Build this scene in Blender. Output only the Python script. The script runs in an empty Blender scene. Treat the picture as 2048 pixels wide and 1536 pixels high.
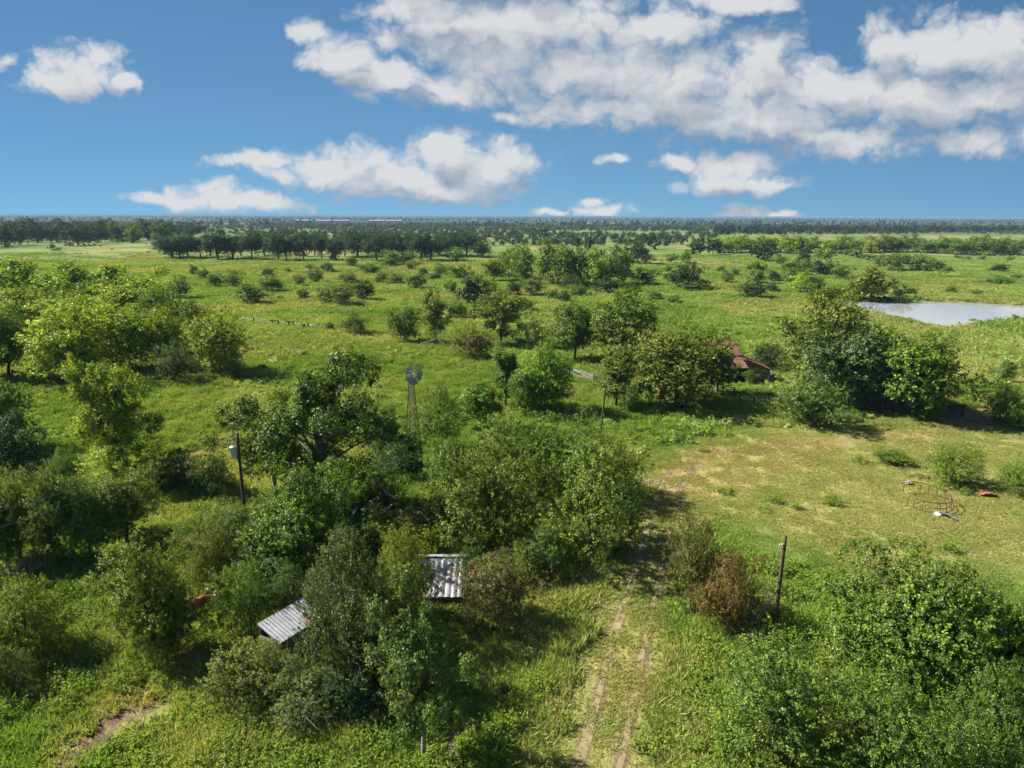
import bpy, bmesh, math, random
import numpy as np
from mathutils import Vector, Matrix, Euler

R = math.radians
sc = bpy.context.scene
COL = sc.collection
rng = np.random.default_rng(7)
random.seed(7)

# ------------------------------------------------------------------ camera
CAM_H, FPX, PITCH, ROLL = 28.0, 1400.0, 13.53, 0.2
cam_d = bpy.data.cameras.new('camera')
cam_d.sensor_width = 36.0
cam_d.lens = 36.0 * FPX / 2048.0
cam_d.clip_start = 0.5
cam_d.clip_end = 120000.0
cam = bpy.data.objects.new('camera', cam_d)
COL.objects.link(cam)
CR = Matrix.Rotation(R(90 - PITCH), 3, 'X') @ Matrix.Rotation(R(ROLL), 3, 'Z')
cam.matrix_world = Matrix.Translation((0, 0, CAM_H)) @ CR.to_4x4()
sc.camera = cam

# ------------------------------------------------------------------ light and exposure
SUN_EL, SUN_AZ = 41.0, -76.0          # azimuth from +Y, clockwise positive
sdir = Vector((math.sin(R(SUN_AZ)) * math.cos(R(SUN_EL)), math.cos(R(SUN_AZ)) * math.cos(R(SUN_EL)), math.sin(R(SUN_EL))))
sun_d = bpy.data.lights.new('sun', 'SUN')
sun_d.energy = 5.0
sun_d.angle = R(0.55)
sun_d.color = (1.0, 0.93, 0.80)
sun = bpy.data.objects.new('sun', sun_d)
COL.objects.link(sun)
sun.rotation_euler = (-sdir).to_track_quat('-Z', 'Y').to_euler()
sun.location = (-60, 40, 80)
sc.view_settings.view_transform = 'Standard'
sc.view_settings.look = 'None'
sc.view_settings.exposure = 1.4
sc.view_settings.gamma = 1.0
sc.view_settings.use_curve_mapping = False
cy = sc.cycles
cy.max_bounces = 3
cy.diffuse_bounces = 1
cy.glossy_bounces = 2
cy.transmission_bounces = 2
cy.volume_bounces = 0
cy.transparent_max_bounces = 6
cy.caustics_reflective = False
cy.caustics_refractive = False
cy.use_denoising = True
cy.use_adaptive_sampling = True
cy.adaptive_threshold = 0.02


def ray(px, py):
    return (CR @ Vector((px - 1024.0, 768.0 - py, -FPX))).normalized()


def G(px, py, z=0.0):
    """ground point under a photo pixel"""
    d = ray(px, py)
    t = (z - CAM_H) / d.z
    return Vector((d.x * t, d.y * t, z))


def z_at(B, py):
    """height over ground point B that shows at photo row py"""
    a = CR.transposed() @ (Vector((B.x, B.y, 0)) - Vector((0, 0, CAM_H)))
    b = CR.transposed() @ Vector((0, 0, 1))
    k = (768.0 - py) / FPX
    return -(a.y + k * a.z) / (b.y + k * b.z)


# ------------------------------------------------------------------ node helpers
class NT:
    def __init__(s, tree):
        s.t = tree
        s.n = tree.nodes
        s.l = tree.links

    def put(s, sock, v):
        if isinstance(v, bpy.types.NodeSocket):
            s.l.new(v, sock)
        else:
            sock.default_value = v

    def math(s, op, a, b=0.0, c=0.0, clamp=False):
        n = s.n.new('ShaderNodeMath')
        n.operation = op
        n.use_clamp = clamp
        s.put(n.inputs[0], a)
        s.put(n.inputs[1], b)
        s.put(n.inputs[2], c)
        return n.outputs[0]

    def vmath(s, op, a, b=None, c=None):
        n = s.n.new('ShaderNodeVectorMath')
        n.operation = op
        s.put(n.inputs[0], a)
        if b is not None:
            s.put(n.inputs[1], b)
        if c is not None:
            s.put(n.inputs[2], c)
        return n.outputs['Value'] if op in ('DOT_PRODUCT', 'LENGTH') else n.outputs[0]

    def noise(s, vec, scale, detail=4.0, rough=0.5, dist=0.0, out=0):
        n = s.n.new('ShaderNodeTexNoise')
        n.inputs['Scale'].default_value = scale
        n.inputs['Detail'].default_value = detail
        n.inputs['Roughness'].default_value = rough
        n.inputs['Distortion'].default_value = dist
        if vec is not None:
            s.l.new(vec, n.inputs['Vector'])
        return n.outputs[out]

    def ramp(s, fac, stops, interp='LINEAR'):
        n = s.n.new('ShaderNodeValToRGB')
        n.color_ramp.interpolation = interp
        el = n.color_ramp.elements
        while len(el) < len(stops):
            el.new(0.5)
        for e, (p, c) in zip(el, stops):
            e.position = p
            e.color = (c[0], c[1], c[2], 1.0) if hasattr(c, '__len__') else (c, c, c, 1.0)
        s.put(n.inputs[0], fac)
        return n.outputs[0]

    def mix(s, fac, a, b, blend='MIX'):
        n = s.n.new('ShaderNodeMix')
        n.data_type = 'RGBA'
        n.blend_type = blend
        n.clamp_factor = True
        s.put(n.inputs[0], fac)
        for sk, v in ((n.inputs[6], a), (n.inputs[7], b)):
            if not isinstance(v, bpy.types.NodeSocket):
                v = (v[0], v[1], v[2], 1.0)
            s.put(sk, v)
        return n.outputs[2]

    def smooth(s, v, lo, hi):
        n = s.n.new('ShaderNodeMapRange')
        n.interpolation_type = 'SMOOTHSTEP'
        s.put(n.inputs[0], v)
        n.inputs[1].default_value = lo
        n.inputs[2].default_value = hi
        return n.outputs[0]


def new_mat(name):
    m = bpy.data.materials.new(name)
    m.use_nodes = True
    m.node_tree.nodes.clear()
    t = NT(m.node_tree)
    out = t.n.new('ShaderNodeOutputMaterial')
    return m, t, out


# ------------------------------------------------------------------ world: sky with cumulus
world = bpy.data.worlds.new('World')
sc.world = world
world.use_nodes = True
world.node_tree.nodes.clear()
W = NT(world.node_tree)
wout = W.n.new('ShaderNodeOutputWorld')
tc = W.n.new('ShaderNodeTexCoord')
dirv = tc.outputs['Generated']
sep = W.n.new('ShaderNodeSeparateXYZ')
W.l.new(dirv, sep.inputs[0])
# lift the sky lookup so that the low band stays clear blue, as after rain
zz = W.math('ADD', W.math('MULTIPLY', W.math('MAXIMUM', sep.outputs[2], 0.0), 1.0), 0.135)
cmb = W.n.new('ShaderNodeCombineXYZ')
W.l.new(W.math('MULTIPLY', sep.outputs[0], 0.4), cmb.inputs[0])
W.l.new(sep.outputs[1], cmb.inputs[1])
W.l.new(zz, cmb.inputs[2])
sky = W.n.new('ShaderNodeTexSky')
sky.sky_type = 'NISHITA'
sky.sun_disc = False
sky.sun_elevation = R(SUN_EL)
sky.sun_rotation = R(SUN_AZ)
sky.altitude = 150.0
sky.air_density = 1.0
sky.dust_density = 0.0
sky.ozone_density = 2.0
W.l.new(W.vmath('NORMALIZE', cmb.outputs[0]), sky.inputs[0])
sky_col = W.mix(1.0, sky.outputs[0], (0.52, 0.75, 0.825), 'MULTIPLY')
SKY_STR = 0.05
bg_sky = W.n.new('ShaderNodeBackground')
W.l.new(sky_col, bg_sky.inputs[0])
bg_sky.inputs[1].default_value = SKY_STR


def uvpx(px, py):
    d = ray(px, py)
    return d.x / d.y, d.z / d.y


# cumulus heaps: direction of centre and half-extents (as photo pixels), world-fixed
HEAPS = [(165, 142, 98, 52), (128, 170, 75, 30), (195, 112, 55, 34), (4, 132, 30, 22), (262, 152, 34, 20),
         (520, 318, 88, 24), (640, 336, 120, 44), (725, 322, 70, 38), (810, 356, 150, 46), (895, 300, 68, 48), (965, 338, 118, 60),
         (1010, 318, 58, 42), (900, 382, 150, 26),
         (425, 392, 95, 28), (420, 374, 42, 18), (525, 402, 100, 22), (325, 394, 78, 15),
         (1440, 334, 84, 32), (1352, 324, 52, 20), (1500, 330, 60, 34), (1545, 366, 58, 20), (1455, 364, 110, 22),
         (1490, 420, 54, 19), (1545, 430, 55, 9), (1090, 428, 52, 10), (1205, 424, 62, 16), (1185, 404, 32, 12), (1230, 320, 24, 12),
         (690, 112, 88, 42), (620, 55, 44, 26), (785, 150, 90, 50), (762, 78, 40, 28), (905, 182, 120, 46), (1000, 96, 180, 100),
         (850, 16, 150, 34), (1090, 40, 220, 80), (1160, 135, 210, 80), (1330, 50, 130, 48), (1360, 165, 200, 74), (1240, 220, 260, 44),
         (1530, 150, 80, 105), (1460, 225, 180, 66), (1610, 190, 130, 80), (1680, 280, 140, 42), (1700, 175, 110, 60), (1775, 88, 74, 46),
         (1905, 105, 150, 84), (2010, 100, 150, 74), (1960, 180, 190, 60), (1850, 225, 150, 44), (1935, 276, 105, 32), (1010, 236, 42, 18),
         (2120, 250, 120, 60), (1230, 150, 300, 85), (1800, 190, 240, 80), (960, 60, 200, 70), (1560, 240, 200, 50), (1480, 12, 120, 30), (2200, 120, 120, 90), (960, -60, 300, 60), (-120, 240, 90, 40)]

grp = bpy.data.node_groups.new('cumulus_field', 'ShaderNodeTree')
grp.interface.new_socket('uv', in_out='INPUT', socket_type='NodeSocketVector')
grp.interface.new_socket('density', in_out='OUTPUT', socket_type='NodeSocketFloat')
grp.interface.new_socket('body', in_out='OUTPUT', socket_type='NodeSocketFloat')
grp.interface.new_socket('big', in_out='OUTPUT', socket_type='NodeSocketFloat')
g = NT(grp)
gi = g.n.new('NodeGroupInput')
go = g.n.new('NodeGroupOutput')
accs = []
for only_big in (False, True):
    acc = None
    for cx, cy_, rx, ry in HEAPS:
        if only_big and rx * ry < 2300:
            continue
        u0, v0 = uvpx(cx, cy_)
        u1, _ = uvpx(cx + rx, cy_)
        _, v1 = uvpx(cx, cy_ - ry)
        iu, iv = 1.0 / abs(u1 - u0), 1.0 / abs(v1 - v0)
        q = g.vmath('LENGTH', g.vmath('MULTIPLY_ADD', gi.outputs[0], (iu, iv, 0), (-u0 * iu, -v0 * iv, 0)))
        acc = q if acc is None else g.math('SMOOTH_MIN', acc, q, 0.25)
    accs.append(g.math('SUBTRACT', 1.0, acc))
n1 = g.noise(gi.outputs[0], 10.0, 6.0, 0.58)
vo = g.n.new('ShaderNodeTexVoronoi')
vo.voronoi_dimensions = '2D'
vo.feature = 'F1'
vo.inputs['Scale'].default_value = 24.0
vo.inputs['Detail'].default_value = 2.6
vo.inputs['Roughness'].default_value = 0.6
g.l.new(g.vmath('MULTIPLY', gi.outputs[0], (1.0, 1.35, 1.0)), vo.inputs['Vector'])
billow = g.math('MULTIPLY', g.math('SUBTRACT', 1.0, vo.outputs['Distance']), 0.62)
n1c = g.math('MULTIPLY', g.math('SUBTRACT', n1, 0.5), 1.4)
g.l.new(g.math('ADD', g.math('ADD', g.math('MAXIMUM', accs[0], -1.2), n1c), billow), go.inputs[0])
g.l.new(g.math('ADD', g.math('MINIMUM', accs[0], 0.75), g.math('ADD', n1c, g.math('MULTIPLY', billow, 0.5))), go.inputs[1])
g.l.new(g.math('ADD', g.math('MINIMUM', accs[1], 0.75), g.math('ADD', n1c, g.math('MULTIPLY', billow, 0.5))), go.inputs[2])

uy = W.math('MAXIMUM', sep.outputs[1], 0.08)
uvc = W.n.new('ShaderNodeCombineXYZ')
W.l.new(W.math('DIVIDE', sep.outputs[0], uy), uvc.inputs[0])
W.l.new(W.math('DIVIDE', sep.outputs[2], uy), uvc.inputs[1])
warp = W.noise(uvc.outputs[0], 10.0, 4.0, 0.6, 0.0, 1)
uvw = W.vmath('MULTIPLY_ADD', W.vmath('SUBTRACT', warp, (0.5, 0.5, 0.5)), (0.075, 0.045, 0.0), uvc.outputs[0])


def field(off):
    n = W.n.new('ShaderNodeGroup')
    n.node_tree = grp
    W.l.new(W.vmath('ADD', uvw, off) if off else uvw, n.inputs[0])
    return n.outputs


fA = field(None)
fB = field((-0.016, 0.036, 0.0))
alpha = W.smooth(fA[0], -0.22, 0.70)
lit = W.math('ADD', W.math('MULTIPLY', W.math('SUBTRACT', fA[1], fB[2]), 0.62), 0.66)
thick = W.smooth(fB[2], 0.35, 1.5)
lit = W.math('SUBTRACT', lit, W.math('MULTIPLY', thick, 0.44), 0.0, True)
cl_col = W.ramp(lit, [(0.0, (0.34, 0.405, 0.50)), (0.35, (0.46, 0.52, 0.60)), (0.65, (0.60, 0.64, 0.69)), (1.0, (0.80, 0.815, 0.825))])
bg_cl = W.n.new('ShaderNodeBackground')
W.l.new(cl_col, bg_cl.inputs[0])
bg_cl.inputs[1].default_value = 0.345
heap_sh = W.n.new('ShaderNodeMixShader')
W.l.new(W.math('MULTIPLY', alpha, 0.96), heap_sh.inputs[0])
W.l.new(bg_sky.outputs[0], heap_sh.inputs[1])
W.l.new(bg_cl.outputs[0], heap_sh.inputs[2])
# the same broken cumulus all round the rest of the sky
pz = W.math('MAXIMUM', W.math('ADD', sep.outputs[2], 0.12), 0.05)
pc = W.n.new('ShaderNodeCombineXYZ')
W.l.new(W.math('DIVIDE', sep.outputs[0], pz), pc.inputs[0])
W.l.new(W.math('DIVIDE', sep.outputs[1], pz), pc.inputs[1])
fn = W.noise(pc.outputs[0], 1.3, 5.0, 0.55)
al2 = W.math('MULTIPLY', W.smooth(fn, 0.52, 0.66), W.smooth(sep.outputs[2], 0.0, 0.08))
bg_cl2 = W.n.new('ShaderNodeBackground')
W.l.new(W.ramp(fn, [(0.55, (0.60, 0.63, 0.66)), (0.8, (0.38, 0.44, 0.52))]), bg_cl2.inputs[0])
bg_cl2.inputs[1].default_value = 0.35
rest_sh = W.n.new('ShaderNodeMixShader')
W.l.new(al2, rest_sh.inputs[0])
W.l.new(bg_sky.outputs[0], rest_sh.inputs[1])
W.l.new(bg_cl2.outputs[0], rest_sh.inputs[2])
usq = W.math('ABSOLUTE', W.math('DIVIDE', sep.outputs[0], uy))
vv = W.math('DIVIDE', sep.outputs[2], uy)
inside = W.math('MULTIPLY', W.math('SUBTRACT', 1.0, W.smooth(usq, 0.95, 1.15)), W.math('SUBTRACT', 1.0, W.smooth(vv, 0.36, 0.46)))
inside = W.math('MULTIPLY', inside, W.math('GREATER_THAN', sep.outputs[1], 0.1))
fin = W.n.new('ShaderNodeMixShader')
W.l.new(inside, fin.inputs[0])
W.l.new(rest_sh.outputs[0], fin.inputs[1])
W.l.new(heap_sh.outputs[0], fin.inputs[2])
W.l.new(fin.outputs[0], wout.inputs[0])
world.cycles.sampling_method = 'MANUAL'
world.cycles.sample_map_resolution = 128

# ------------------------------------------------------------------ materials
MATS = {}


def simple(name, col, rough=0.8, var=0.35, scale=6.0, metal=0.0, spec=0.3, bump=0.0, col2=None, thr=(0.42, 0.62)):
    m, t, out = new_mat(name)
    b = t.n.new('ShaderNodeBsdfPrincipled')
    tcn = t.n.new('ShaderNodeTexCoord')
    v = tcn.outputs['Object']
    n = t.noise(v, scale, 5.0, 0.6)
    dark = [c * (1 - var) for c in col]
    lite = [min(1, c * (1 + var * 0.6)) for c in col]
    c = t.ramp(n, [(0.25, dark), (0.75, lite)])
    if col2 is not None:
        c = t.mix(t.smooth(t.noise(v, scale * 0.45, 4.0, 0.6), *thr), c, col2)
    t.l.new(c, b.inputs['Base Color'])
    b.inputs['Roughness'].default_value = rough
    b.inputs['Metallic'].default_value = metal
    b.inputs['Specular IOR Level'].default_value = spec
    if bump:
        bn = t.n.new('ShaderNodeBump')
        bn.inputs['Strength'].default_value = bump
        bn.inputs['Distance'].default_value = 0.03
        t.l.new(t.noise(v, scale * 3, 4.0, 0.6), bn.inputs['Height'])
        t.l.new(bn.outputs[0], b.inputs['Normal'])
    t.l.new(b.outputs[0], out.inputs[0])
    MATS[name] = m
    return m


simple('bark_dark', (0.075, 0.060, 0.048), 0.9, 0.5, 5.0, bump=0.6)
simple('bark_pale', (0.26, 0.235, 0.20), 0.9, 0.5, 4.0, bump=0.6, col2=(0.07, 0.055, 0.045))
simple('twig_grey', (0.22, 0.19, 0.165), 0.9, 0.4, 3.0)
simple('pole_wood', (0.085, 0.060, 0.042), 0.85, 0.45, 3.0, bump=0.5)
simple('plank_dark', (0.060, 0.045, 0.036), 0.85, 0.5, 3.0, bump=0.5)
simple('plank_grey', (0.20, 0.19, 0.175), 0.85, 0.35, 3.0, bump=0.4)
simple('plank_white', (0.25, 0.24, 0.225), 0.8, 0.3, 3.0, bump=0.3)
simple('metal_white', (0.28, 0.30, 0.325), 0.55, 0.3, 1.2, spec=0.35, col2=(0.21, 0.155, 0.12), thr=(0.50, 0.66), bump=0.25)
simple('metal_grey', (0.42, 0.44, 0.47), 0.45, 0.25, 2.0, metal=0.4)
simple('metal_blade', (0.27, 0.275, 0.29), 0.42, 0.2, 2.0, metal=0.35, col2=(0.30, 0.24, 0.20), thr=(0.55, 0.8))
simple('roof_rust', (0.125, 0.044, 0.038), 0.7, 0.4, 1.5, col2=(0.185, 0.085, 0.058), bump=0.2)
simple('rust', (0.115, 0.052, 0.032), 0.85, 0.45, 5.0, bump=0.3)
simple('rust_orange', (0.27, 0.085, 0.04), 0.8, 0.35, 4.0, bump=0.2)
simple('rust_red', (0.24, 0.045, 0.032), 0.7, 0.4, 4.0, bump=0.2)
simple('tan_paint', (0.30, 0.215, 0.11), 0.7, 0.3, 5.0)
simple('blue_paint', (0.10, 0.14, 0.24), 0.6, 0.4, 5.0)
simple('tyre', (0.025, 0.025, 0.025), 0.8, 0.3, 5.0)
simple('tank_grey', (0.62, 0.65, 0.69), 0.4, 0.1, 2.0, spec=0.5)
simple('porcelain', (0.55, 0.55, 0.53), 0.3, 0.1, 2.0, spec=0.5)
simple('wire', (0.27, 0.27, 0.28), 0.5, 0.2, 2.0, metal=0.3)
simple('soil', (0.27, 0.20, 0.135), 0.95, 0.4, 1.3, bump=0.7)
simple('rut_soil', (0.235, 0.19, 0.105), 0.95, 0.35, 0.9, bump=0.7)
simple('cow_black', (0.014, 0.012, 0.011), 0.6, 0.3, 4.0)
simple('far_white', (0.26, 0.28, 0.30), 0.6, 0.1, 0.05)
simple('far_wall', (0.22, 0.23, 0.24), 0.7, 0.1, 0.05)
simple('glass_dark', (0.02, 0.025, 0.03), 0.1, 0.1, 1.0, spec=0.6)
simple('barrel', (0.018, 0.018, 0.02), 0.5, 0.2, 3.0)


def foliage(name, col=None, transl=0.24, gloss=0.02, inst=False, yellow=1.0):
    """leaf colour from the object's own colour, with a random tint per leaf and spray that also adds highlights and shade"""
    m, t, out = new_mat(name)
    at = t.n.new('ShaderNodeAttribute')
    at.attribute_name = 'tint'
    if col is None:
        oi = t.n.new('ShaderNodeObjectInfo')
        base = oi.outputs['Color']
    else:
        geo = t.n.new('ShaderNodeNewGeometry')
        oi = t.n.new('ShaderNodeObjectInfo')
        nz = t.noise(geo.outputs['Position'], 0.0045, 3.0, 0.6)
        base = t.ramp(nz, [(0.36, col[0]), (0.5, col[1]), (0.64, col[2])])
        base = t.mix(0.75, base, t.ramp(oi.outputs['Random'], [(0.0, (0.55, 0.62, 0.55)), (0.5, (1, 1, 1)), (1.0, (1.5, 1.3, 1.1))]), 'MULTIPLY')
    tint = t.ramp(at.outputs['Fac'], [(0.0, (0.30, 0.42, 0.44)), (0.42, (0.58, 0.68, 0.66)), (0.68, (1.05, 1.05, 0.92)), (1.0, (1.85 * yellow, 1.75, 1.05))])  # random leaf tones, range stretched so the colour adds highlights and deep shade
    c = t.mix(1.0, base, tint, 'MULTIPLY')
    df = t.n.new('ShaderNodeBsdfDiffuse')
    tr = t.n.new('ShaderNodeBsdfTranslucent')
    gl = t.n.new('ShaderNodeBsdfGlossy')
    gl.inputs['Roughness'].default_value = 0.42
    gl.inputs['Color'].default_value = (0.9, 0.95, 1.0, 1)
    t.l.new(c, df.inputs[0])
    t.l.new(t.mix(1.0, c, (1.7, 1.5, 0.55), 'MULTIPLY'), tr.inputs[0])
    m1 = t.n.new('ShaderNodeMixShader')
    m1.inputs[0].default_value = transl
    t.l.new(df.outputs[0], m1.inputs[1])
    t.l.new(tr.outputs[0], m1.inputs[2])
    m2 = t.n.new('ShaderNodeMixShader')
    m2.inputs[0].default_value = gloss
    t.l.new(m1.outputs[0], m2.inputs[1])
    t.l.new(gl.outputs[0], m2.inputs[2])
    t.l.new(m2.outputs[0], out.inputs[0])
    MATS[name] = m
    return m


foliage('leaf')
foliage('leaf_scrub', [(0.045, 0.085, 0.035), (0.085, 0.125, 0.05), (0.13, 0.165, 0.07)])
foliage('leaf_wood', [(0.022, 0.042, 0.020), (0.036, 0.060, 0.026), (0.062, 0.088, 0.036)])


def grass_mat(name, c_lo, c_mid, c_hi, straw, transl=0.35):
    m, t, out = new_mat(name)
    geo = t.n.new('ShaderNodeNewGeometry')
    at = t.n.new('ShaderNodeAttribute')
    at.attribute_name = 'tint'
    dr = t.n.new('ShaderNodeAttribute')
    dr.attribute_type = 'INSTANCER'
    dr.attribute_name = 'dry'
    p = geo.outputs['Position']
    n = t.math('ADD', t.math('MULTIPLY', t.noise(p, 0.035, 4.0, 0.65), 0.65), t.math('MULTIPLY', t.noise(p, 0.32, 3.0, 0.6), 0.35))
    c = t.ramp(n, [(0.38, c_lo), (0.5, c_mid), (0.62, c_hi)])
    c = t.mix(dr.outputs['Fac'], c, straw)
    c = t.mix(1.0, c, t.ramp(at.outputs['Fac'], [(0.0, (0.55, 0.65, 0.6)), (0.5, (1, 1, 1)), (0.93, (1.35, 1.22, 1.05)), (1.0, (2.3, 1.9, 1.9))]), 'MULTIPLY')
    df = t.n.new('ShaderNodeBsdfDiffuse')
    tr = t.n.new('ShaderNodeBsdfTranslucent')
    t.l.new(c, df.inputs[0])
    t.l.new(t.mix(1.0, c, (1.35, 1.3, 0.6), 'MULTIPLY'), tr.inputs[0])
    m1 = t.n.new('ShaderNodeMixShader')
    m1.inputs[0].default_value = transl
    t.l.new(df.outputs[0], m1.inputs[1])
    t.l.new(tr.outputs[0], m1.inputs[2])
    t.l.new(m1.outputs[0], out.inputs[0])
    MATS[name] = m


STRAW = (0.34, 0.275, 0.115)
grass_mat('grass_blades', (0.115, 0.235, 0.036), (0.220, 0.330, 0.072), (0.345, 0.405, 0.145), (0.43, 0.365, 0.18))
grass_mat('weed_leaf', (0.110, 0.210, 0.026), (0.160, 0.265, 0.036), (0.220, 0.300, 0.050), (0.33, 0.29, 0.10))

# ------------------------------------------------------------------ mesh builder
UNIT = {}


class MB:
    def __init__(s):
        s.v, s.f, s.m = [], [], []

    def add(s, vs, fs, mi=0):
        o = len(s.v)
        s.v += [tuple(v) for v in vs]
        s.f += [tuple(i + o for i in f) for f in fs]
        s.m += [mi] * len(fs)

    def beam(s, p0, p1, w, h, mi=0, up=(0, 0, 1), taper=1.0):
        p0, p1 = Vector(p0), Vector(p1)
        d = (p1 - p0).normalized()
        u = Vector(up)
        if abs(d.dot(u)) > 0.98:
            u = Vector((0, 1, 0))
        sx = d.cross(u).normalized()
        sy = sx.cross(d).normalized()
        vs = []
        for p, k in ((p0, 1.0), (p1, taper)):
            for a, b in ((-1, -1), (1, -1), (1, 1), (-1, 1)):
                vs.append(p + sx * (a * w * k / 2) + sy * (b * h * k / 2))
        s.add(vs, [(0, 3, 2, 1), (4, 5, 6, 7), (0, 1, 5, 4), (1, 2, 6, 5), (2, 3, 7, 6), (3, 0, 4, 7)], mi)

    def tube(s, pts, rad, sides=6, mi=0, caps=True):
        pts = [Vector(p) for p in pts]
        vs, fs = [], []
        n = len(pts)
        for i, p in enumerate(pts):
            d = (pts[min(i + 1, n - 1)] - pts[max(i - 1, 0)])
            d = d.normalized() if d.length > 1e-9 else Vector((0, 0, 1))
            u = Vector((1, 0, 0)) if abs(d.x) < 0.8 else Vector((0, 1, 0))
            a = d.cross(u).normalized()
            b = d.cross(a).normalized()
            r = rad[i] if hasattr(rad, '__len__') else rad
            for k in range(sides):
                t = 2 * math.pi * k / sides
                vs.append(p + a * (r * math.cos(t)) + b * (r * math.sin(t)))
        for i in range(n - 1):
            for k in range(sides):
                k2 = (k + 1) % sides
                fs.append((i * sides + k, i * sides + k2, (i + 1) * sides + k2, (i + 1) * sides + k))
        if caps:
            fs.append(tuple(range(sides))[::-1])
            fs.append(tuple(range((n - 1) * sides, n * sides)))
        s.add(vs, fs, mi)

    def lathe(s, prof, sides=12, centre=(0, 0, 0), axis='Z', mi=0):
        vs, fs = [], []
        n = len(prof)
        for r, z in prof:
            for k in range(sides):
                t = 2 * math.pi * k / sides
                if axis == 'Z':
                    vs.append((centre[0] + r * math.cos(t), centre[1] + r * math.sin(t), centre[2] + z))
                elif axis == 'X':
                    vs.append((centre[0] + z, centre[1] + r * math.cos(t), centre[2] + r * math.sin(t)))
                else:
                    vs.append((centre[0] + r * math.cos(t), centre[1] + z, centre[2] + r * math.sin(t)))
        for i in range(n - 1):
            for k in range(sides):
                k2 = (k + 1) % sides
                fs.append((i * sides + k, i * sides + k2, (i + 1) * sides + k2, (i + 1) * sides + k))
        fs.append(tuple(range(sides))[::-1])
        fs.append(tuple(range((n - 1) * sides, n * sides)))
        s.add(vs, fs, mi)

    def mesh(s, name, mats, smooth=False):
        me = bpy.data.meshes.new(name)
        me.from_pydata(s.v, [], s.f)
        for m in (mats if isinstance(mats, (list, tuple)) else [mats]):
            me.materials.append(MATS[m] if isinstance(m, str) else m)
        if any(s.m):
            me.polygons.foreach_set('material_index', s.m)
        if smooth:
            me.polygons.foreach_set('use_smooth', [True] * len(me.polygons))
        me.update()
        return me

    def build(s, name, mats, parent=None, smooth=False):
        o = bpy.data.objects.new(name, s.mesh(name, mats, smooth))
        COL.objects.link(o)
        o.parent = parent
        return o


def tag(o, label=None, cat=None, group=None, kind=None):
    if label:
        o['label'] = label
    if cat:
        o['category'] = cat
    if group:
        o['group'] = group
    if kind:
        o['kind'] = kind
    return o


def empty(name, loc, rz=0.0, label=None, cat=None, group=None):
    o = bpy.data.objects.new(name, None)
    COL.objects.link(o)
    o.empty_display_size = 0.3
    o.location = loc
    o.rotation_euler = (0, 0, rz)
    return tag(o, label, cat, group)


def unit_box(mat):
    if mat not in UNIT:
        b = MB()
        b.beam((0, 0, 0), (1, 0, 0), 1, 1)
        UNIT[mat] = b.mesh('plank_' + mat, mat)
    return UNIT[mat]


def piece(name, parent, p0, p1, w, h, mat, up=(0, 0, 1)):
    """a straight plank, rail or post between two points in the parent's space; alike pieces share one mesh"""
    p0, p1 = Vector(p0), Vector(p1)
    d = p1 - p0
    L = d.length
    d = d / L
    u = Vector(up)
    if abs(d.dot(u)) > 0.98:
        u = Vector((0, 1, 0))
    sx = d.cross(u).normalized()
    sy = sx.cross(d).normalized()
    M = Matrix(((d.x, sx.x, sy.x), (d.y, sx.y, sy.y), (d.z, sx.z, sy.z))) @ Matrix.Diagonal((L, w, h))
    M = Matrix.Translation(p0) @ M.to_4x4()
    o = bpy.data.objects.new(name, unit_box(mat))
    COL.objects.link(o)
    o.parent = parent
    o.matrix_local = M
    return o


# ------------------------------------------------------------------ ground
def poly_world(pts):
    return np.array([[G(x, y).x, G(x, y).y] for x, y in pts])


def poly_sd(P, poly):
    """signed distance (positive inside) of points P (n,2) to polygon"""
    x, y = P[:, 0], P[:, 1]
    ins = np.zeros(len(P), bool)
    dm = np.full(len(P), 1e12)
    n = len(poly)
    for i in range(n):
        a, b = poly[i], poly[(i + 1) % n]
        e = b - a
        c = ((a[1] > y) != (b[1] > y))
        with np.errstate(divide='ignore', invalid='ignore'):
            xi = (b[0] - a[0]) * (y - a[1]) / (b[1] - a[1] + 1e-12) + a[0]
        ins ^= c & (x < xi)
        t = np.clip(((x - a[0]) * e[0] + (y - a[1]) * e[1]) / (e @ e), 0, 1)
        dm = np.minimum(dm, (x - a[0] - t * e[0]) ** 2 + (y - a[1] - t * e[1]) ** 2)
    return np.where(ins, 1, -1) * np.sqrt(dm)


def line_d(P, pl):
    dm = np.full(len(P), 1e12)
    for a, b in zip(pl[:-1], pl[1:]):
        e = b - a
        t = np.clip(((P[:, 0] - a[0]) * e[0] + (P[:, 1] - a[1]) * e[1]) / (e @ e), 0, 1)
        dm = np.minimum(dm, (P[:, 0] - a[0] - t * e[0]) ** 2 + (P[:, 1] - a[1] - t * e[1]) ** 2)
    return np.sqrt(dm)


def vnoise(P, scale, seed=0, octaves=4):
    """smooth value noise, 0..1"""
    out = np.zeros(len(P))
    amp, tot = 1.0, 0.0
    for o in range(octaves):
        q = P * scale * (2 ** o) + seed * 17.3 + o * 5.1
        i = np.floor(q).astype(np.int64)
        f = q - i
        f = f * f * (3 - 2 * f)

        def h(ix, iy):
            n = (ix * 374761393 + iy * 668265263 + seed * 974711) & 0x7fffffff
            n = ((n ^ (n >> 13)) * 1274126177) & 0x7fffffff
            return ((n ^ (n >> 16)) & 0xffff) / 65535.0
        a, b = h(i[:, 0], i[:, 1]), h(i[:, 0] + 1, i[:, 1])
        c, d = h(i[:, 0], i[:, 1] + 1), h(i[:, 0] + 1, i[:, 1] + 1)
        out += amp * ((a * (1 - f[:, 0]) + b * f[:, 0]) * (1 - f[:, 1]) + (c * (1 - f[:, 0]) + d * f[:, 0]) * f[:, 1])
        tot += amp
        amp *= 0.5
    return out / tot


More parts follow.
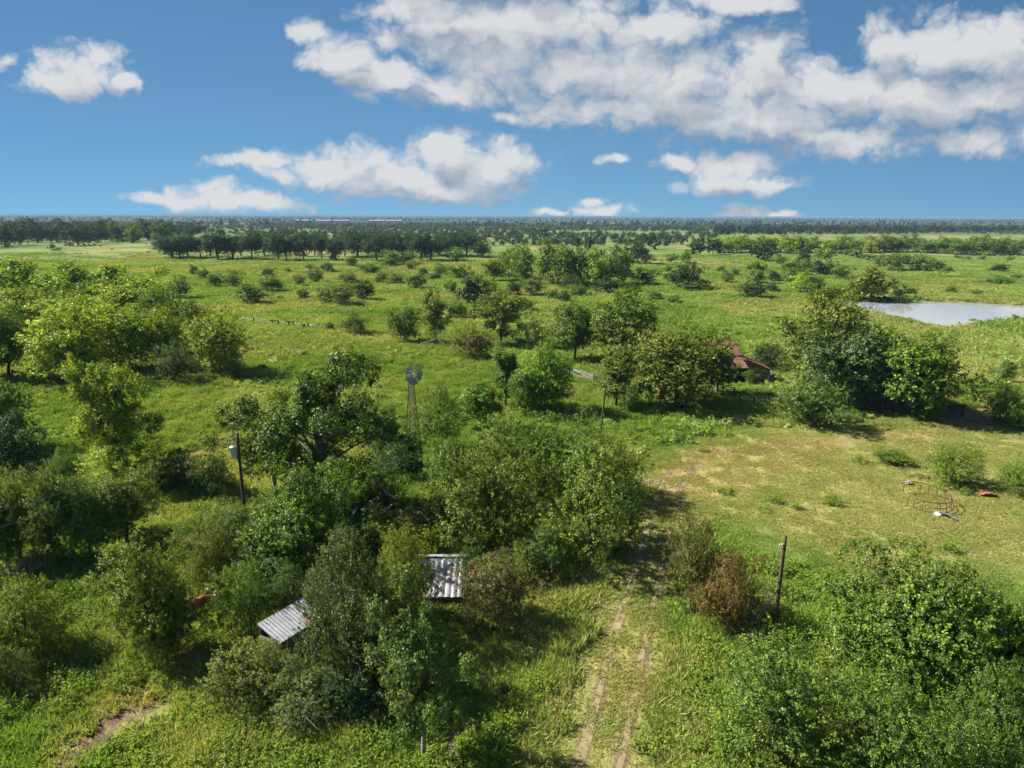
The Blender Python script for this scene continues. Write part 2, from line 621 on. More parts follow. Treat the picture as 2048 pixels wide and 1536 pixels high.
POND = poly_world([(1697, 607), (1728, 601.5), (1790, 600), (1850, 600.5), (1940, 603), (2048, 609), (2170, 612), (2290, 622), (2230, 634), (2120, 636),
                   (2048, 636.5), (1985, 641), (1948, 646), (1922, 652.5), (1892, 653), (1858, 649), (1826, 641), (1784, 632), (1740, 622), (1712, 613)])
WATER_Z = -0.45
YARD = poly_world([(1215, 1010), (1300, 900), (1480, 862), (1700, 850), (1880, 828), (1980, 818), (2300, 860), (2400, 1150), (1990, 1210), (1720, 1160), (1440, 1060), (1330, 1060)])
RUT_A = poly_world([(1120, 1640), (1160, 1520), (1196, 1400), (1222, 1290), (1258, 1185), (1283, 1105), (1302, 1030), (1322, 970), (1345, 935)])
RUT_B = poly_world([(1215, 1640), (1243, 1520), (1268, 1400), (1288, 1290), (1312, 1180), (1333, 1100), (1348, 1030), (1362, 975), (1390, 935)])
WORN = poly_world([(1322, 1020), (1345, 950), (1410, 905), (1520, 893), (1650, 884), (1770, 874), (1870, 862), (1945, 842), (1965, 815), (1940, 795)])
VERGE = poly_world([(1040, 1190), (1240, 1150), (1330, 1240), (1430, 1300), (1400, 1400), (1330, 1536), (1300, 1640), (1000, 1640), (1020, 1500), (1080, 1350)])
TAN = poly_world([(1310, 985), (1330, 915), (1480, 880), (1680, 872), (1880, 852), (1890, 880), (1650, 925), (1540, 985), (1430, 1015), (1360, 1040)])
GATE = G(1945, 838)
MUDS = [(G(1292, 958), 2.4), (G(300, 1408), 2.0), (G(235, 1432), 2.2), (G(165, 1500), 2.6), (G(905, 1470), 1.9), (G(335, 1330), 1.7), (G(1900, 832), 3.0), (G(1740, 832), 3.2), (G(1025, 812), 2.0), (G(1300, 775), 2.5)]


def smooth01(x):
    x = np.clip(x, 0, 1)
    return x * x * (3 - 2 * x)


def terrain(P):
    z = (vnoise(P, 0.03, 3, 3) - 0.5) * 0.5 + (vnoise(P, 0.25, 5, 2) - 0.5) * 0.12
    r = np.hypot(P[:, 0], P[:, 1])
    z *= np.clip((420 - r) / 300, 0, 1)
    sd = poly_sd(P, POND)
    near = np.clip((14 + sd) / 10, 0, 1)
    z = z * (1 - near)
    bank = np.where(sd > 0, WATER_Z - 0.12 - 0.9 * smooth01(sd / 8), (WATER_Z - 0.12) * (1 - smooth01((-sd) / 3.2)))
    return np.where(sd > -3.2, bank, z)


def dryness(P):
    yd = poly_sd(P, YARD) + (vnoise(P, 0.12, 9, 4) - 0.5) * 14
    d = 0.55 * smooth01((yd + 3) / 8)
    w = line_d(P, WORN) + (vnoise(P, 0.3, 12, 3) - 0.5) * 2.5
    d = np.maximum(d, 0.9 * smooth01((3.4 - w) / 2.6))
    for c, r in MUDS:
        q = np.hypot(P[:, 0] - c.x, P[:, 1] - c.y) + (vnoise(P, 0.8, 21, 4) - 0.5) * 4.2
        d = np.maximum(d, 0.75 * smooth01((r - q) / 1.4))
    ln = np.minimum(line_d(P, RUT_A), line_d(P, RUT_B)) + (vnoise(P, 0.4, 13, 3) - 0.5) * 1.2
    d = np.maximum(d, 0.55 * smooth01((1.9 - ln) / 1.2))
    for q_, k_ in ((VERGE, 0.5), (TAN, 0.85)):
        d = np.maximum(d, k_ * smooth01((poly_sd(P, q_) + (vnoise(P, 0.16, 15, 4) - 0.5) * 12 + 1) / 5))
    pn = vnoise(P, 0.035, 31, 4)
    d = np.maximum(d, 0.46 * smooth01((pn - 0.50) / 0.16))
    return d


def bare(P):
    b = np.zeros(len(P))
    for c, r in MUDS:
        q = np.hypot(P[:, 0] - c.x, P[:, 1] - c.y) + (vnoise(P, 0.8, 21, 4) - 0.5) * 4.2
        b = np.maximum(b, smooth01((r - q) / 0.9) * smooth01((vnoise(P, 1.0, 29, 3) - 0.38) / 0.14))
    q = np.hypot(P[:, 0] - GATE.x, P[:, 1] - GATE.y) * 0.9 + (vnoise(P, 0.4, 23, 3) - 0.5) * 4
    b = np.maximum(b, smooth01((4.2 - q) / 2.0))
    sp = poly_sd(P, POND) + (vnoise(P, 0.35, 27, 3) - 0.5) * 2.5
    b = np.maximum(b, smooth01((sp + 2.2) / 1.4))
    rw = np.minimum(line_d(P, RUT_A), line_d(P, RUT_B)) + (vnoise(P, 0.9, 25, 3) - 0.5) * 0.5
    b = np.maximum(b, 0.97 * smooth01((0.60 - rw) / 0.35))
    w = line_d(P, WORN) + (vnoise(P, 0.3, 12, 3) - 0.5) * 2.5
    b = np.maximum(b, 0.45 * smooth01((2.0 - w) / 1.6))
    return b


rad = np.concatenate([[2.0], np.geomspace(6, 26, 14), np.geomspace(27, 150, 230), np.geomspace(153, 700, 110), np.geomspace(740, 42000, 60)])
ang = np.concatenate([np.linspace(-180, -52, 24)[:-1], np.linspace(-52, 52, 420), np.linspace(52, 180, 24)[1:-1]])
ang = np.radians(ang)
RR, AA = np.meshgrid(rad, ang, indexing='ij')
GP = np.stack([(RR * np.sin(AA)).ravel(), (RR * np.cos(AA)).ravel()], 1)
gz = terrain(GP)
nr, na = RR.shape
ii, jj = np.meshgrid(np.arange(nr - 1), np.arange(na), indexing='ij')
j2 = (jj + 1) % na
quads = np.stack([ii * na + jj, ii * na + j2, (ii + 1) * na + j2, (ii + 1) * na + jj], -1).reshape(-1, 4)


def np_mesh(name, verts, quads, attrs=None, mats=(), smooth=False):
    me = bpy.data.meshes.new(name)
    k = quads.shape[1]
    me.vertices.add(len(verts))
    me.vertices.foreach_set('co', np.ascontiguousarray(verts, dtype=np.float32).ravel())
    me.loops.add(len(quads) * k)
    me.loops.foreach_set('vertex_index', np.ascontiguousarray(quads, dtype=np.int32).ravel())
    me.polygons.add(len(quads))
    me.polygons.foreach_set('loop_start', np.arange(0, len(quads) * k, k, dtype=np.int32))
    if smooth:
        me.polygons.foreach_set('use_smooth', np.ones(len(quads), bool))
    else:
        me.polygons.foreach_set('use_smooth', np.zeros(len(quads), bool))
    for nm, a in (attrs or {}).items():
        at = me.attributes.new(nm, 'FLOAT', 'POINT')
        at.data.foreach_set('value', np.ascontiguousarray(a, dtype=np.float32))
    for m in mats:
        me.materials.append(MATS[m] if isinstance(m, str) else m)
    me.update(calc_edges=True)
    return me


gm, t, out = new_mat('pasture_ground')
geo = t.n.new('ShaderNodeNewGeometry')
p = geo.outputs['Position']
a_dry = t.n.new('ShaderNodeAttribute')
a_dry.attribute_name = 'dry'
a_bare = t.n.new('ShaderNodeAttribute')
a_bare.attribute_name = 'bare'
a_wood = t.n.new('ShaderNodeAttribute')
a_wood.attribute_name = 'wood'
n = t.math('ADD', t.math('MULTIPLY', t.noise(p, 0.035, 4.0, 0.65), 0.55), t.math('MULTIPLY', t.noise(p, 0.32, 5.0, 0.68), 0.45))
c = t.ramp(n, [(0.36, (0.060, 0.118, 0.020)), (0.5, (0.108, 0.166, 0.038)), (0.64, (0.180, 0.215, 0.074))])
c = t.mix(a_dry.outputs['Fac'], c, STRAW)
fine = t.noise(p, 2.6, 4.0, 0.7)
c = t.mix(1.0, c, t.ramp(fine, [(0.3, (0.60, 0.66, 0.6)), (0.7, (1.18, 1.15, 1.1))]), 'MULTIPLY')
bf = t.math('MULTIPLY', a_bare.outputs['Fac'], t.smooth(t.noise(p, 1.4, 5.0, 0.65), 0.22, 0.50))
c = t.mix(bf, c, t.ramp(t.noise(p, 0.9, 5.0, 0.65), [(0.3, (0.070, 0.048, 0.033)), (0.7, (0.20, 0.150, 0.100))]))
c = t.mix(a_wood.outputs['Fac'], c, t.ramp(t.noise(p, 0.0016, 5.0, 0.6), [(0.46, (0.022, 0.038, 0.018)), (0.55, (0.036, 0.056, 0.024)), (0.62, (0.12, 0.15, 0.06))]))
b = t.n.new('ShaderNodeBsdfPrincipled')
b.inputs['Roughness'].default_value = 0.95
b.inputs['Specular IOR Level'].default_value = 0.1
t.l.new(c, b.inputs['Base Color'])
bn = t.n.new('ShaderNodeBump')
bn.inputs['Strength'].default_value = 1.0
bn.inputs['Distance'].default_value = 0.35
t.l.new(t.math('ADD', t.math('MULTIPLY', t.noise(p, 0.55, 5.0, 0.7), 0.7), t.math('MULTIPLY', fine, 0.35)), bn.inputs['Height'])
t.l.new(bn.outputs[0], b.inputs['Normal'])
t.l.new(b.outputs[0], out.inputs[0])
rg = np.hypot(GP[:, 0], GP[:, 1])
woodm = smooth01((rg - 1250) / 700)
gob = bpy.data.objects.new('ground', np_mesh('ground', np.column_stack([GP, gz]), quads[:, ::-1], {'dry': dryness(GP), 'bare': bare(GP), 'wood': woodm}, [gm], True))
COL.objects.link(gob)
tag(gob, 'green pasture ground with worn tan yard and weedy patches', 'ground', kind='structure')


def H(x, y):
    return float(terrain(np.array([[x, y]]))[0])


def GG(px, py):
    g_ = G(px, py)
    g_.z = H(g_.x, g_.y)
    return g_


# pond water
wm, t, out = new_mat('pond_water')
b = t.n.new('ShaderNodeBsdfPrincipled')
geo = t.n.new('ShaderNodeNewGeometry')
b.inputs['Base Color'].default_value = (0.26, 0.285, 0.30, 1)
b.inputs['Roughness'].default_value = 0.06
b.inputs['IOR'].default_value = 1.33
bn = t.n.new('ShaderNodeBump')
bn.inputs['Strength'].default_value = 0.10
bn.inputs['Distance'].default_value = 0.05
t.l.new(t.noise(geo.outputs['Position'], 1.1, 3.0, 0.6), bn.inputs['Height'])
t.l.new(bn.outputs[0], b.inputs['Normal'])
t.l.new(b.outputs[0], out.inputs[0])
MATS['pond_water'] = wm
pc_ = POND.mean(0)
mb = MB()
ring = [Vector((q[0], q[1], WATER_Z)) + (Vector((q[0] - pc_[0], q[1] - pc_[1], 0)).normalized() * 1.0) for q in POND]
mb.add(ring, [tuple(range(len(ring)))])
tag(mb.build('pond_water', 'pond_water'), 'muddy pale pond water reflecting the sky', 'water', kind='structure')


# wheel tracks of the farm lane
def rut(pl, w0, seed):
    pts = []
    for a, b_ in zip(pl[:-1], pl[1:]):
        k = max(2, int(np.hypot(*(b_ - a)) / 0.22))
        pts += [a + (b_ - a) * i / k for i in range(k)]
    pts = np.array(pts)
    for _ in range(12):
        pts[1:-1] = (pts[:-2] + pts[2:] + 2 * pts[1:-1]) / 4
    d = np.gradient(pts, axis=0)
    d /= np.linalg.norm(d, axis=1)[:, None]
    nrm = np.stack([-d[:, 1], d[:, 0]], 1)
    f = np.linspace(0, 1, len(pts))[:, None]
    ramp = np.clip(np.minimum(f / 0.03, (1 - f) / 0.25), 0.05, 1)
    wl = w0 * (0.45 + 1.1 * vnoise(pts, 1.1, seed, 3)[:, None]) * ramp
    wr = w0 * (0.45 + 1.1 * vnoise(pts, 1.1, seed + 3, 3)[:, None]) * ramp
    # grass breaks the bare strip into stretches
    gap = smooth01((vnoise(pts, 0.22, seed + 9, 2)[:, None] - 0.22) / 0.12)
    wl, wr = wl * (0.55 + 0.45 * gap), wr * (0.55 + 0.45 * gap)
    cols = [pts - nrm * wl, pts, pts + nrm * wr]
    V = np.stack(cols, 1).reshape(-1, 2)
    z = terrain(V) + 0.012
    z = z.reshape(-1, 3)
    z[:, 1] += 0.0
    m = len(pts)
    q = []
    for i in range(m - 1):
        for k in range(2):
            q.append((i * 3 + k, i * 3 + k + 1, (i + 1) * 3 + k + 1, (i + 1) * 3 + k))
    return np.column_stack([V, z.ravel()]), np.array(q)


for pl, w0, sd_ in ((RUT_A, 0.29, 4), (RUT_B, 0.17, 14)):
    V, q = rut(pl, w0, sd_)
    o = bpy.data.objects.new('track', np_mesh('track', V, q[:, ::-1], None, ['rut_soil'], True))
    COL.objects.link(o)
    tag(o, 'pale bare wheel rut of the farm lane', 'track', 'wheel ruts of the lane', 'structure')


# ------------------------------------------------------------------ vegetation generators
def leaf_quads(C, N, L, ratio=0.62, r=rng):
    """diamond leaves: centres C, normals N, half lengths L"""
    n = len(C)
    N = N / np.maximum(np.linalg.norm(N, axis=1), 1e-6)[:, None]
    t_ = r.normal(size=(n, 3))
    t_ -= N * (t_ * N).sum(1)[:, None]
    t_ /= np.maximum(np.linalg.norm(t_, axis=1), 1e-6)[:, None]
    bt = np.cross(N, t_)
    l = L[:, None]
    w = l * ratio
    drop = N * (l * 0.18)
    V = np.stack([C - t_ * l - drop, C + bt * w, C + t_ * l - drop, C - bt * w], 1).reshape(-1, 3)
    return V, np.arange(4 * n).reshape(-1, 4)


KIND = dict(
    #        crown centre, half height, radius (for an 8 m plant), lobes, lobe radius, trunk radius
    e=dict(zc=0.53, ch=0.47, r=3.3, lobes=34, lr=(0.28, 0.46), tr=0.15, fill=1.15),
    o=dict(zc=0.55, ch=0.45, r=3.6, lobes=42, lr=(0.26, 0.42), tr=0.22, fill=1.1),
    b=dict(zc=0.47, ch=0.50, r=4.2, lobes=32, lr=(0.26, 0.44), tr=0.09, fill=1.0),
    p=dict(zc=0.57, ch=0.44, r=3.4, lobes=34, lr=(0.15, 0.28), tr=0.15, fill=0.85),
    t=dict(zc=0.54, ch=0.46, r=1.9, lobes=20, lr=(0.34, 0.55), tr=0.11, fill=0.9),
)
LODS = {'L': (38000, 0.066, 0.080), 'M': (17000, 0.100, 0.10), 'S': (5200, 0.190, 0.14), 'X': (620, 0.55, 0.2)}
PROTO = {}


def make_proto(kind, lod, var):
    key = (kind, lod, var)
    if key in PROTO:
        return PROTO[key]
    k = KIND[kind]
    r = np.random.default_rng(hash((ord(kind), ord(lod), var)) % 99991)
    nleaf, L0, spread = LODS[lod]
    nleaf = int(nleaf * k['fill'])
    h = 8.0
    nl = k['lobes'] if lod in 'LM' else int(k['lobes'] * 0.7)
    # lobes on a lumpy shell
    i = np.arange(nl) + 0.5
    ph = np.arccos(1 - 2 * i / nl)
    th = math.pi * (1 + 5 ** 0.5) * i + r.uniform(0, 6)
    D = np.stack([np.cos(th) * np.sin(ph), np.sin(th) * np.sin(ph), np.cos(ph)], 1)
    D += r.normal(0, 0.22, D.shape)
    fr = r.uniform(0.50, 0.84, nl)
    fr[r.random(nl) < 0.2] *= 0.45
    lr = r.uniform(*k['lr'], nl)
    scl = np.array([k['r'], k['r'], k['ch'] * h])
    C = D * fr[:, None] * scl + np.array([0, 0, k['zc'] * h])
    # an uneven outline: bulges to some sides and a lean
    bul = 1 + 0.22 * np.sin(np.arctan2(C[:, 1], C[:, 0]) * 2 + r.uniform(0, 6)) + 0.14 * np.sin(np.arctan2(C[:, 1], C[:, 0]) * 3 + r.uniform(0, 6))
    C[:, 0] *= bul
    C[:, 1] *= bul
    if kind in 'ept':
        C[:, 2] += 0.08 * h * (r.random(nl) - 0.5)
        low = C[:, 2] < h * 0.22
        C[low, 2] += r.uniform(0.0, 0.7, low.sum())
    LR = np.stack([lr * k['r'], lr * k['r'], lr * k['r'] * 0.78], 1)
    if kind == 't':
        LR[:, 2] *= 1.4
    wts = (LR[:, 0] ** 2) * r.uniform(0.55, 1.25, nl)
    wts /= wts.sum()
    per = 22 if lod == 'L' else (14 if lod == 'M' else 7)
    ns = nleaf // per
    li = r.choice(nl, ns, p=wts)
    d = r.normal(size=(ns, 3))
    d[:, 2] += 0.35
    d /= np.linalg.norm(d, axis=1)[:, None]
    rr_ = 0.62 + 0.40 * r.random(ns) ** 0.55
    shoot = r.random(ns) < 0.10
    rr_[shoot] += r.uniform(0.05, 0.38, shoot.sum())
    S = C[li] + d * LR[li] * rr_[:, None]
    outw = S - np.array([0, 0, k['zc'] * h * 0.8])
    outw /= np.linalg.norm(outw, axis=1)[:, None]
    stint = r.random(ns)
    P = np.repeat(S, per, 0)
    # every spray is a short leafy shoot pointing out and up
    ax = d * 0.8 + outw * 0.4 + np.array([0, 0, 0.35]) + r.normal(0, 0.35, d.shape)
    ax /= np.linalg.norm(ax, axis=1)[:, None]
    sl_ = r.uniform(0.5, 1.5, ns) * spread * 5.6
    f_ = r.uniform(-0.55, 0.55, len(P))
    P = P + np.repeat(ax * sl_[:, None], per, 0) * f_[:, None]
    P = P + r.normal(0, spread * 0.95, P.shape) * (1.05 - 0.8 * np.clip(f_ + 0.1, 0, 1))[:, None]
    NN = np.repeat(d * 0.55 + outw * 0.35, per, 0) + np.array([0, 0, 0.5]) + r.normal(0, 0.52, P.shape)
    tint = np.clip(np.repeat(stint, per) * 0.55 + r.random(len(P)) * 0.45, 0, 1)
    keep = P[:, 2] > (0.08 if kind in 'be' else 0.6)
    P, NN, tint = P[keep], NN[keep], tint[keep]
    V, Q = leaf_quads(P, NN, L0 * r.uniform(0.65, 1.35, len(P)), 0.62, r)
    crown = np_mesh('crown', V, Q, {'tint': np.repeat(tint, 4)}, ['leaf'])
    # trunk and limbs
    mb = MB()
    sides = 8 if lod == 'L' else (6 if lod == 'M' else 4)
    tr = k['tr']
    top = Vector((r.normal(0, 0.25), r.normal(0, 0.25), h * k['zc']))
    if kind == 'b':
        for _ in range(5 if lod in 'LM' else 3):
            c_ = C[r.integers(nl)]
            mb.tube([(r.normal(0, .15), r.normal(0, .15), -0.3), Vector(c_) * 0.5, Vector(c_) * 0.95], [tr, tr * 0.7, tr * 0.25], sides)
    else:
        bend = Vector((r.normal(0, 0.22), r.normal(0, 0.22), h * 0.28))
        mb.tube([(0, 0, -0.4), (bend.x * 0.2, bend.y * 0.2, 0.25), bend, top], [tr * 1.5, tr * 1.15, tr, tr * 0.55], sides)
        order = r.permutation(nl)[: (nl if lod == 'L' else (12 if lod == 'M' else 4))]
        for q_ in order:
            c_ = Vector(C[q_])
            f0 = r.uniform(0.15, 0.95)
            st = bend.lerp(top, f0)
            mid = st.lerp(c_, 0.55) + Vector((0, 0, r.uniform(-0.1, 0.35)))
            ra = tr * (0.52 - 0.25 * f0)
            mb.tube([st, mid, c_], [ra, ra * 0.65, ra * 0.22], max(4, sides - 2))
            if lod == 'L' or (lod == 'M' and kind == 'p'):
                for _ in range(3):
                    e_ = c_ + Vector(r.normal(0, 1, 3)).normalized() * float(LR[q_, 0]) * 0.95
                    mb.tube([mid.lerp(c_, 0.5), c_.lerp(e_, 0.5), e_], [ra * 0.3, ra * 0.2, 0.012], 4)
    trunk = mb.mesh('trunk', 'bark_pale' if kind == 'p' else 'bark_dark', True)
    PROTO[key] = (crown, trunk, k)
    return PROTO[key]


COLS0 = dict(yg=(0.150, 0.196, 0.020), mg=(0.072, 0.112, 0.020), dk=(0.024, 0.043, 0.016), gg=(0.078, 0.110, 0.038), bl=(0.080, 0.128, 0.026),
            ol=(0.086, 0.108, 0.022), br=(0.092, 0.068, 0.028), ye=(0.135, 0.168, 0.018), pl=(0.19, 0.23, 0.16), dg=(0.056, 0.080, 0.040), rb=(0.082, 0.074, 0.034), md=(0.048, 0.080, 0.020), dm=(0.058, 0.092, 0.020), yl=(0.105, 0.132, 0.020))
COLS = {k_: tuple(x_ * f_ for x_, f_ in zip(v_, (1.88, 1.92, 1.12))) for k_, v_ in COLS0.items()}
COUNT = {}
trees_made = []


def plant(px, yb, yt, w, kind, col, label, cat='tree', group=None, name=None, lod=None, squash=None):
    """a tree or bush whose foot, top and width show at these photo rows/columns; its distance comes from where it stands on the ground"""
    k = KIND[kind]
    ybase = float(yb)
    for _ in range(6):
        B = G(px, ybase)
        sl = math.sqrt(B.x ** 2 + B.y ** 2 + CAM_H ** 2)
        dep = abs((CR.transposed() @ (B - Vector((0, 0, CAM_H)))).z)
        th = math.asin(CAM_H / sl)
        mpp = dep / FPX
        rad_ = w * mpp / 2
        D = (yb - yt) * mpp
        s_, c_ = math.sin(th), math.cos(th)
        if kind == 'b':
            sup = D / 2
            cc = math.sqrt(max(sup * sup - (rad_ * s_) ** 2, (0.30 * rad_) ** 2)) / max(c_, 0.3)
            h = cc / k['ch']
            off = (k['zc'] * h * c_ - math.sqrt((rad_ * s_) ** 2 + (cc * c_) ** 2)) / mpp
            ybase = yb + off
        else:
            lo, hi = 0.3, 60.0
            for _ in range(40):
                h = (lo + hi) / 2
                v = k['zc'] * h * c_ + math.sqrt((rad_ * s_) ** 2 + (k['ch'] * h * c_) ** 2)
                if v > D:
                    hi = h
                else:
                    lo = h
            break
    h = max(h, 0.5)
    dist = math.hypot(B.x, B.y)
    if lod is None:
        lod = 'L' if dist < 88 else ('M' if dist < 190 else ('S' if dist < 480 else 'X'))
    nv = {'L': 3, 'M': 3, 'S': 4, 'X': 3}[lod]
    i = COUNT.get((kind, lod), 0)
    COUNT[(kind, lod)] = i + 1
    crown, trunk, k = make_proto(kind, lod, i % nv)
    nm = name or {'b': 'bush', 'o': 'oak_tree'}.get(kind, 'tree')
    root = empty(nm, (B.x, B.y, H(B.x, B.y) - 0.03), random.uniform(0, 6.283), label, cat, group)
    sx = rad_ / k['r'] / 1.05
    sz = h / 8.0
    cj = [c_ * random.uniform(0.93, 1.07) for c_ in COLS[col]]
    j = random.uniform(0.88, 1.12)
    for nm2, me in (('trunk', trunk), ('crown', crown)):
        o = bpy.data.objects.new(nm2, me)
        COL.objects.link(o)
        o.parent = root
        o.scale = (sx * random.uniform(0.95, 1.05), sx * random.uniform(0.95, 1.05), sz)
        o.color = (cj[0] * j, cj[1] * j, cj[2] * j, 1.0)
    trees_made.append((nm, label, round(dist), round(h, 1), round(rad_, 1)))
    return root


def branching(mb, p, d, length, r0, depth, rr_, sides=5, spread=0.6):
    if depth == 0 or length < 0.1:
        return
    e = p + d * length
    mid = p.lerp(e, 0.5) + Vector(rr_.normal(0, 0.07, 3)) * length
    mb.tube([p, mid, e], [r0, r0 * 0.8, r0 * 0.55], sides if depth > 2 else 4, caps=False)
    for _ in range(3 if depth > 1 else 2):
        nd = (d + Vector(rr_.normal(0, spread, 3))).normalized()
        branching(mb, mid.lerp(e, rr_.uniform(0.2, 1.0)), nd, length * rr_.uniform(0.5, 0.8), r0 * 0.55, depth - 1, rr_, sides, spread)


def dead_brush(px, py, rad_, hgt, label, seed, stems=7, mat='twig_grey', name='dead_brush', cat='dead brush'):
    B = GG(px, py)
    r = np.random.default_rng(seed)
    root = empty(name, B, 0, label, cat)
    for s in range(stems):
        mb = MB()
        a = r.uniform(0, 6.28)
        d = Vector((math.cos(a) * r.uniform(.4, 1.2), math.sin(a) * r.uniform(.4, 1.2), r.uniform(0.4, 1.4))).normalized()
        branching(mb, Vector((r.normal(0, .2), r.normal(0, .2), -0.1)), d, hgt * 0.55, 0.045, 4, r)
        mb.build('branch', mat, root)
    return root


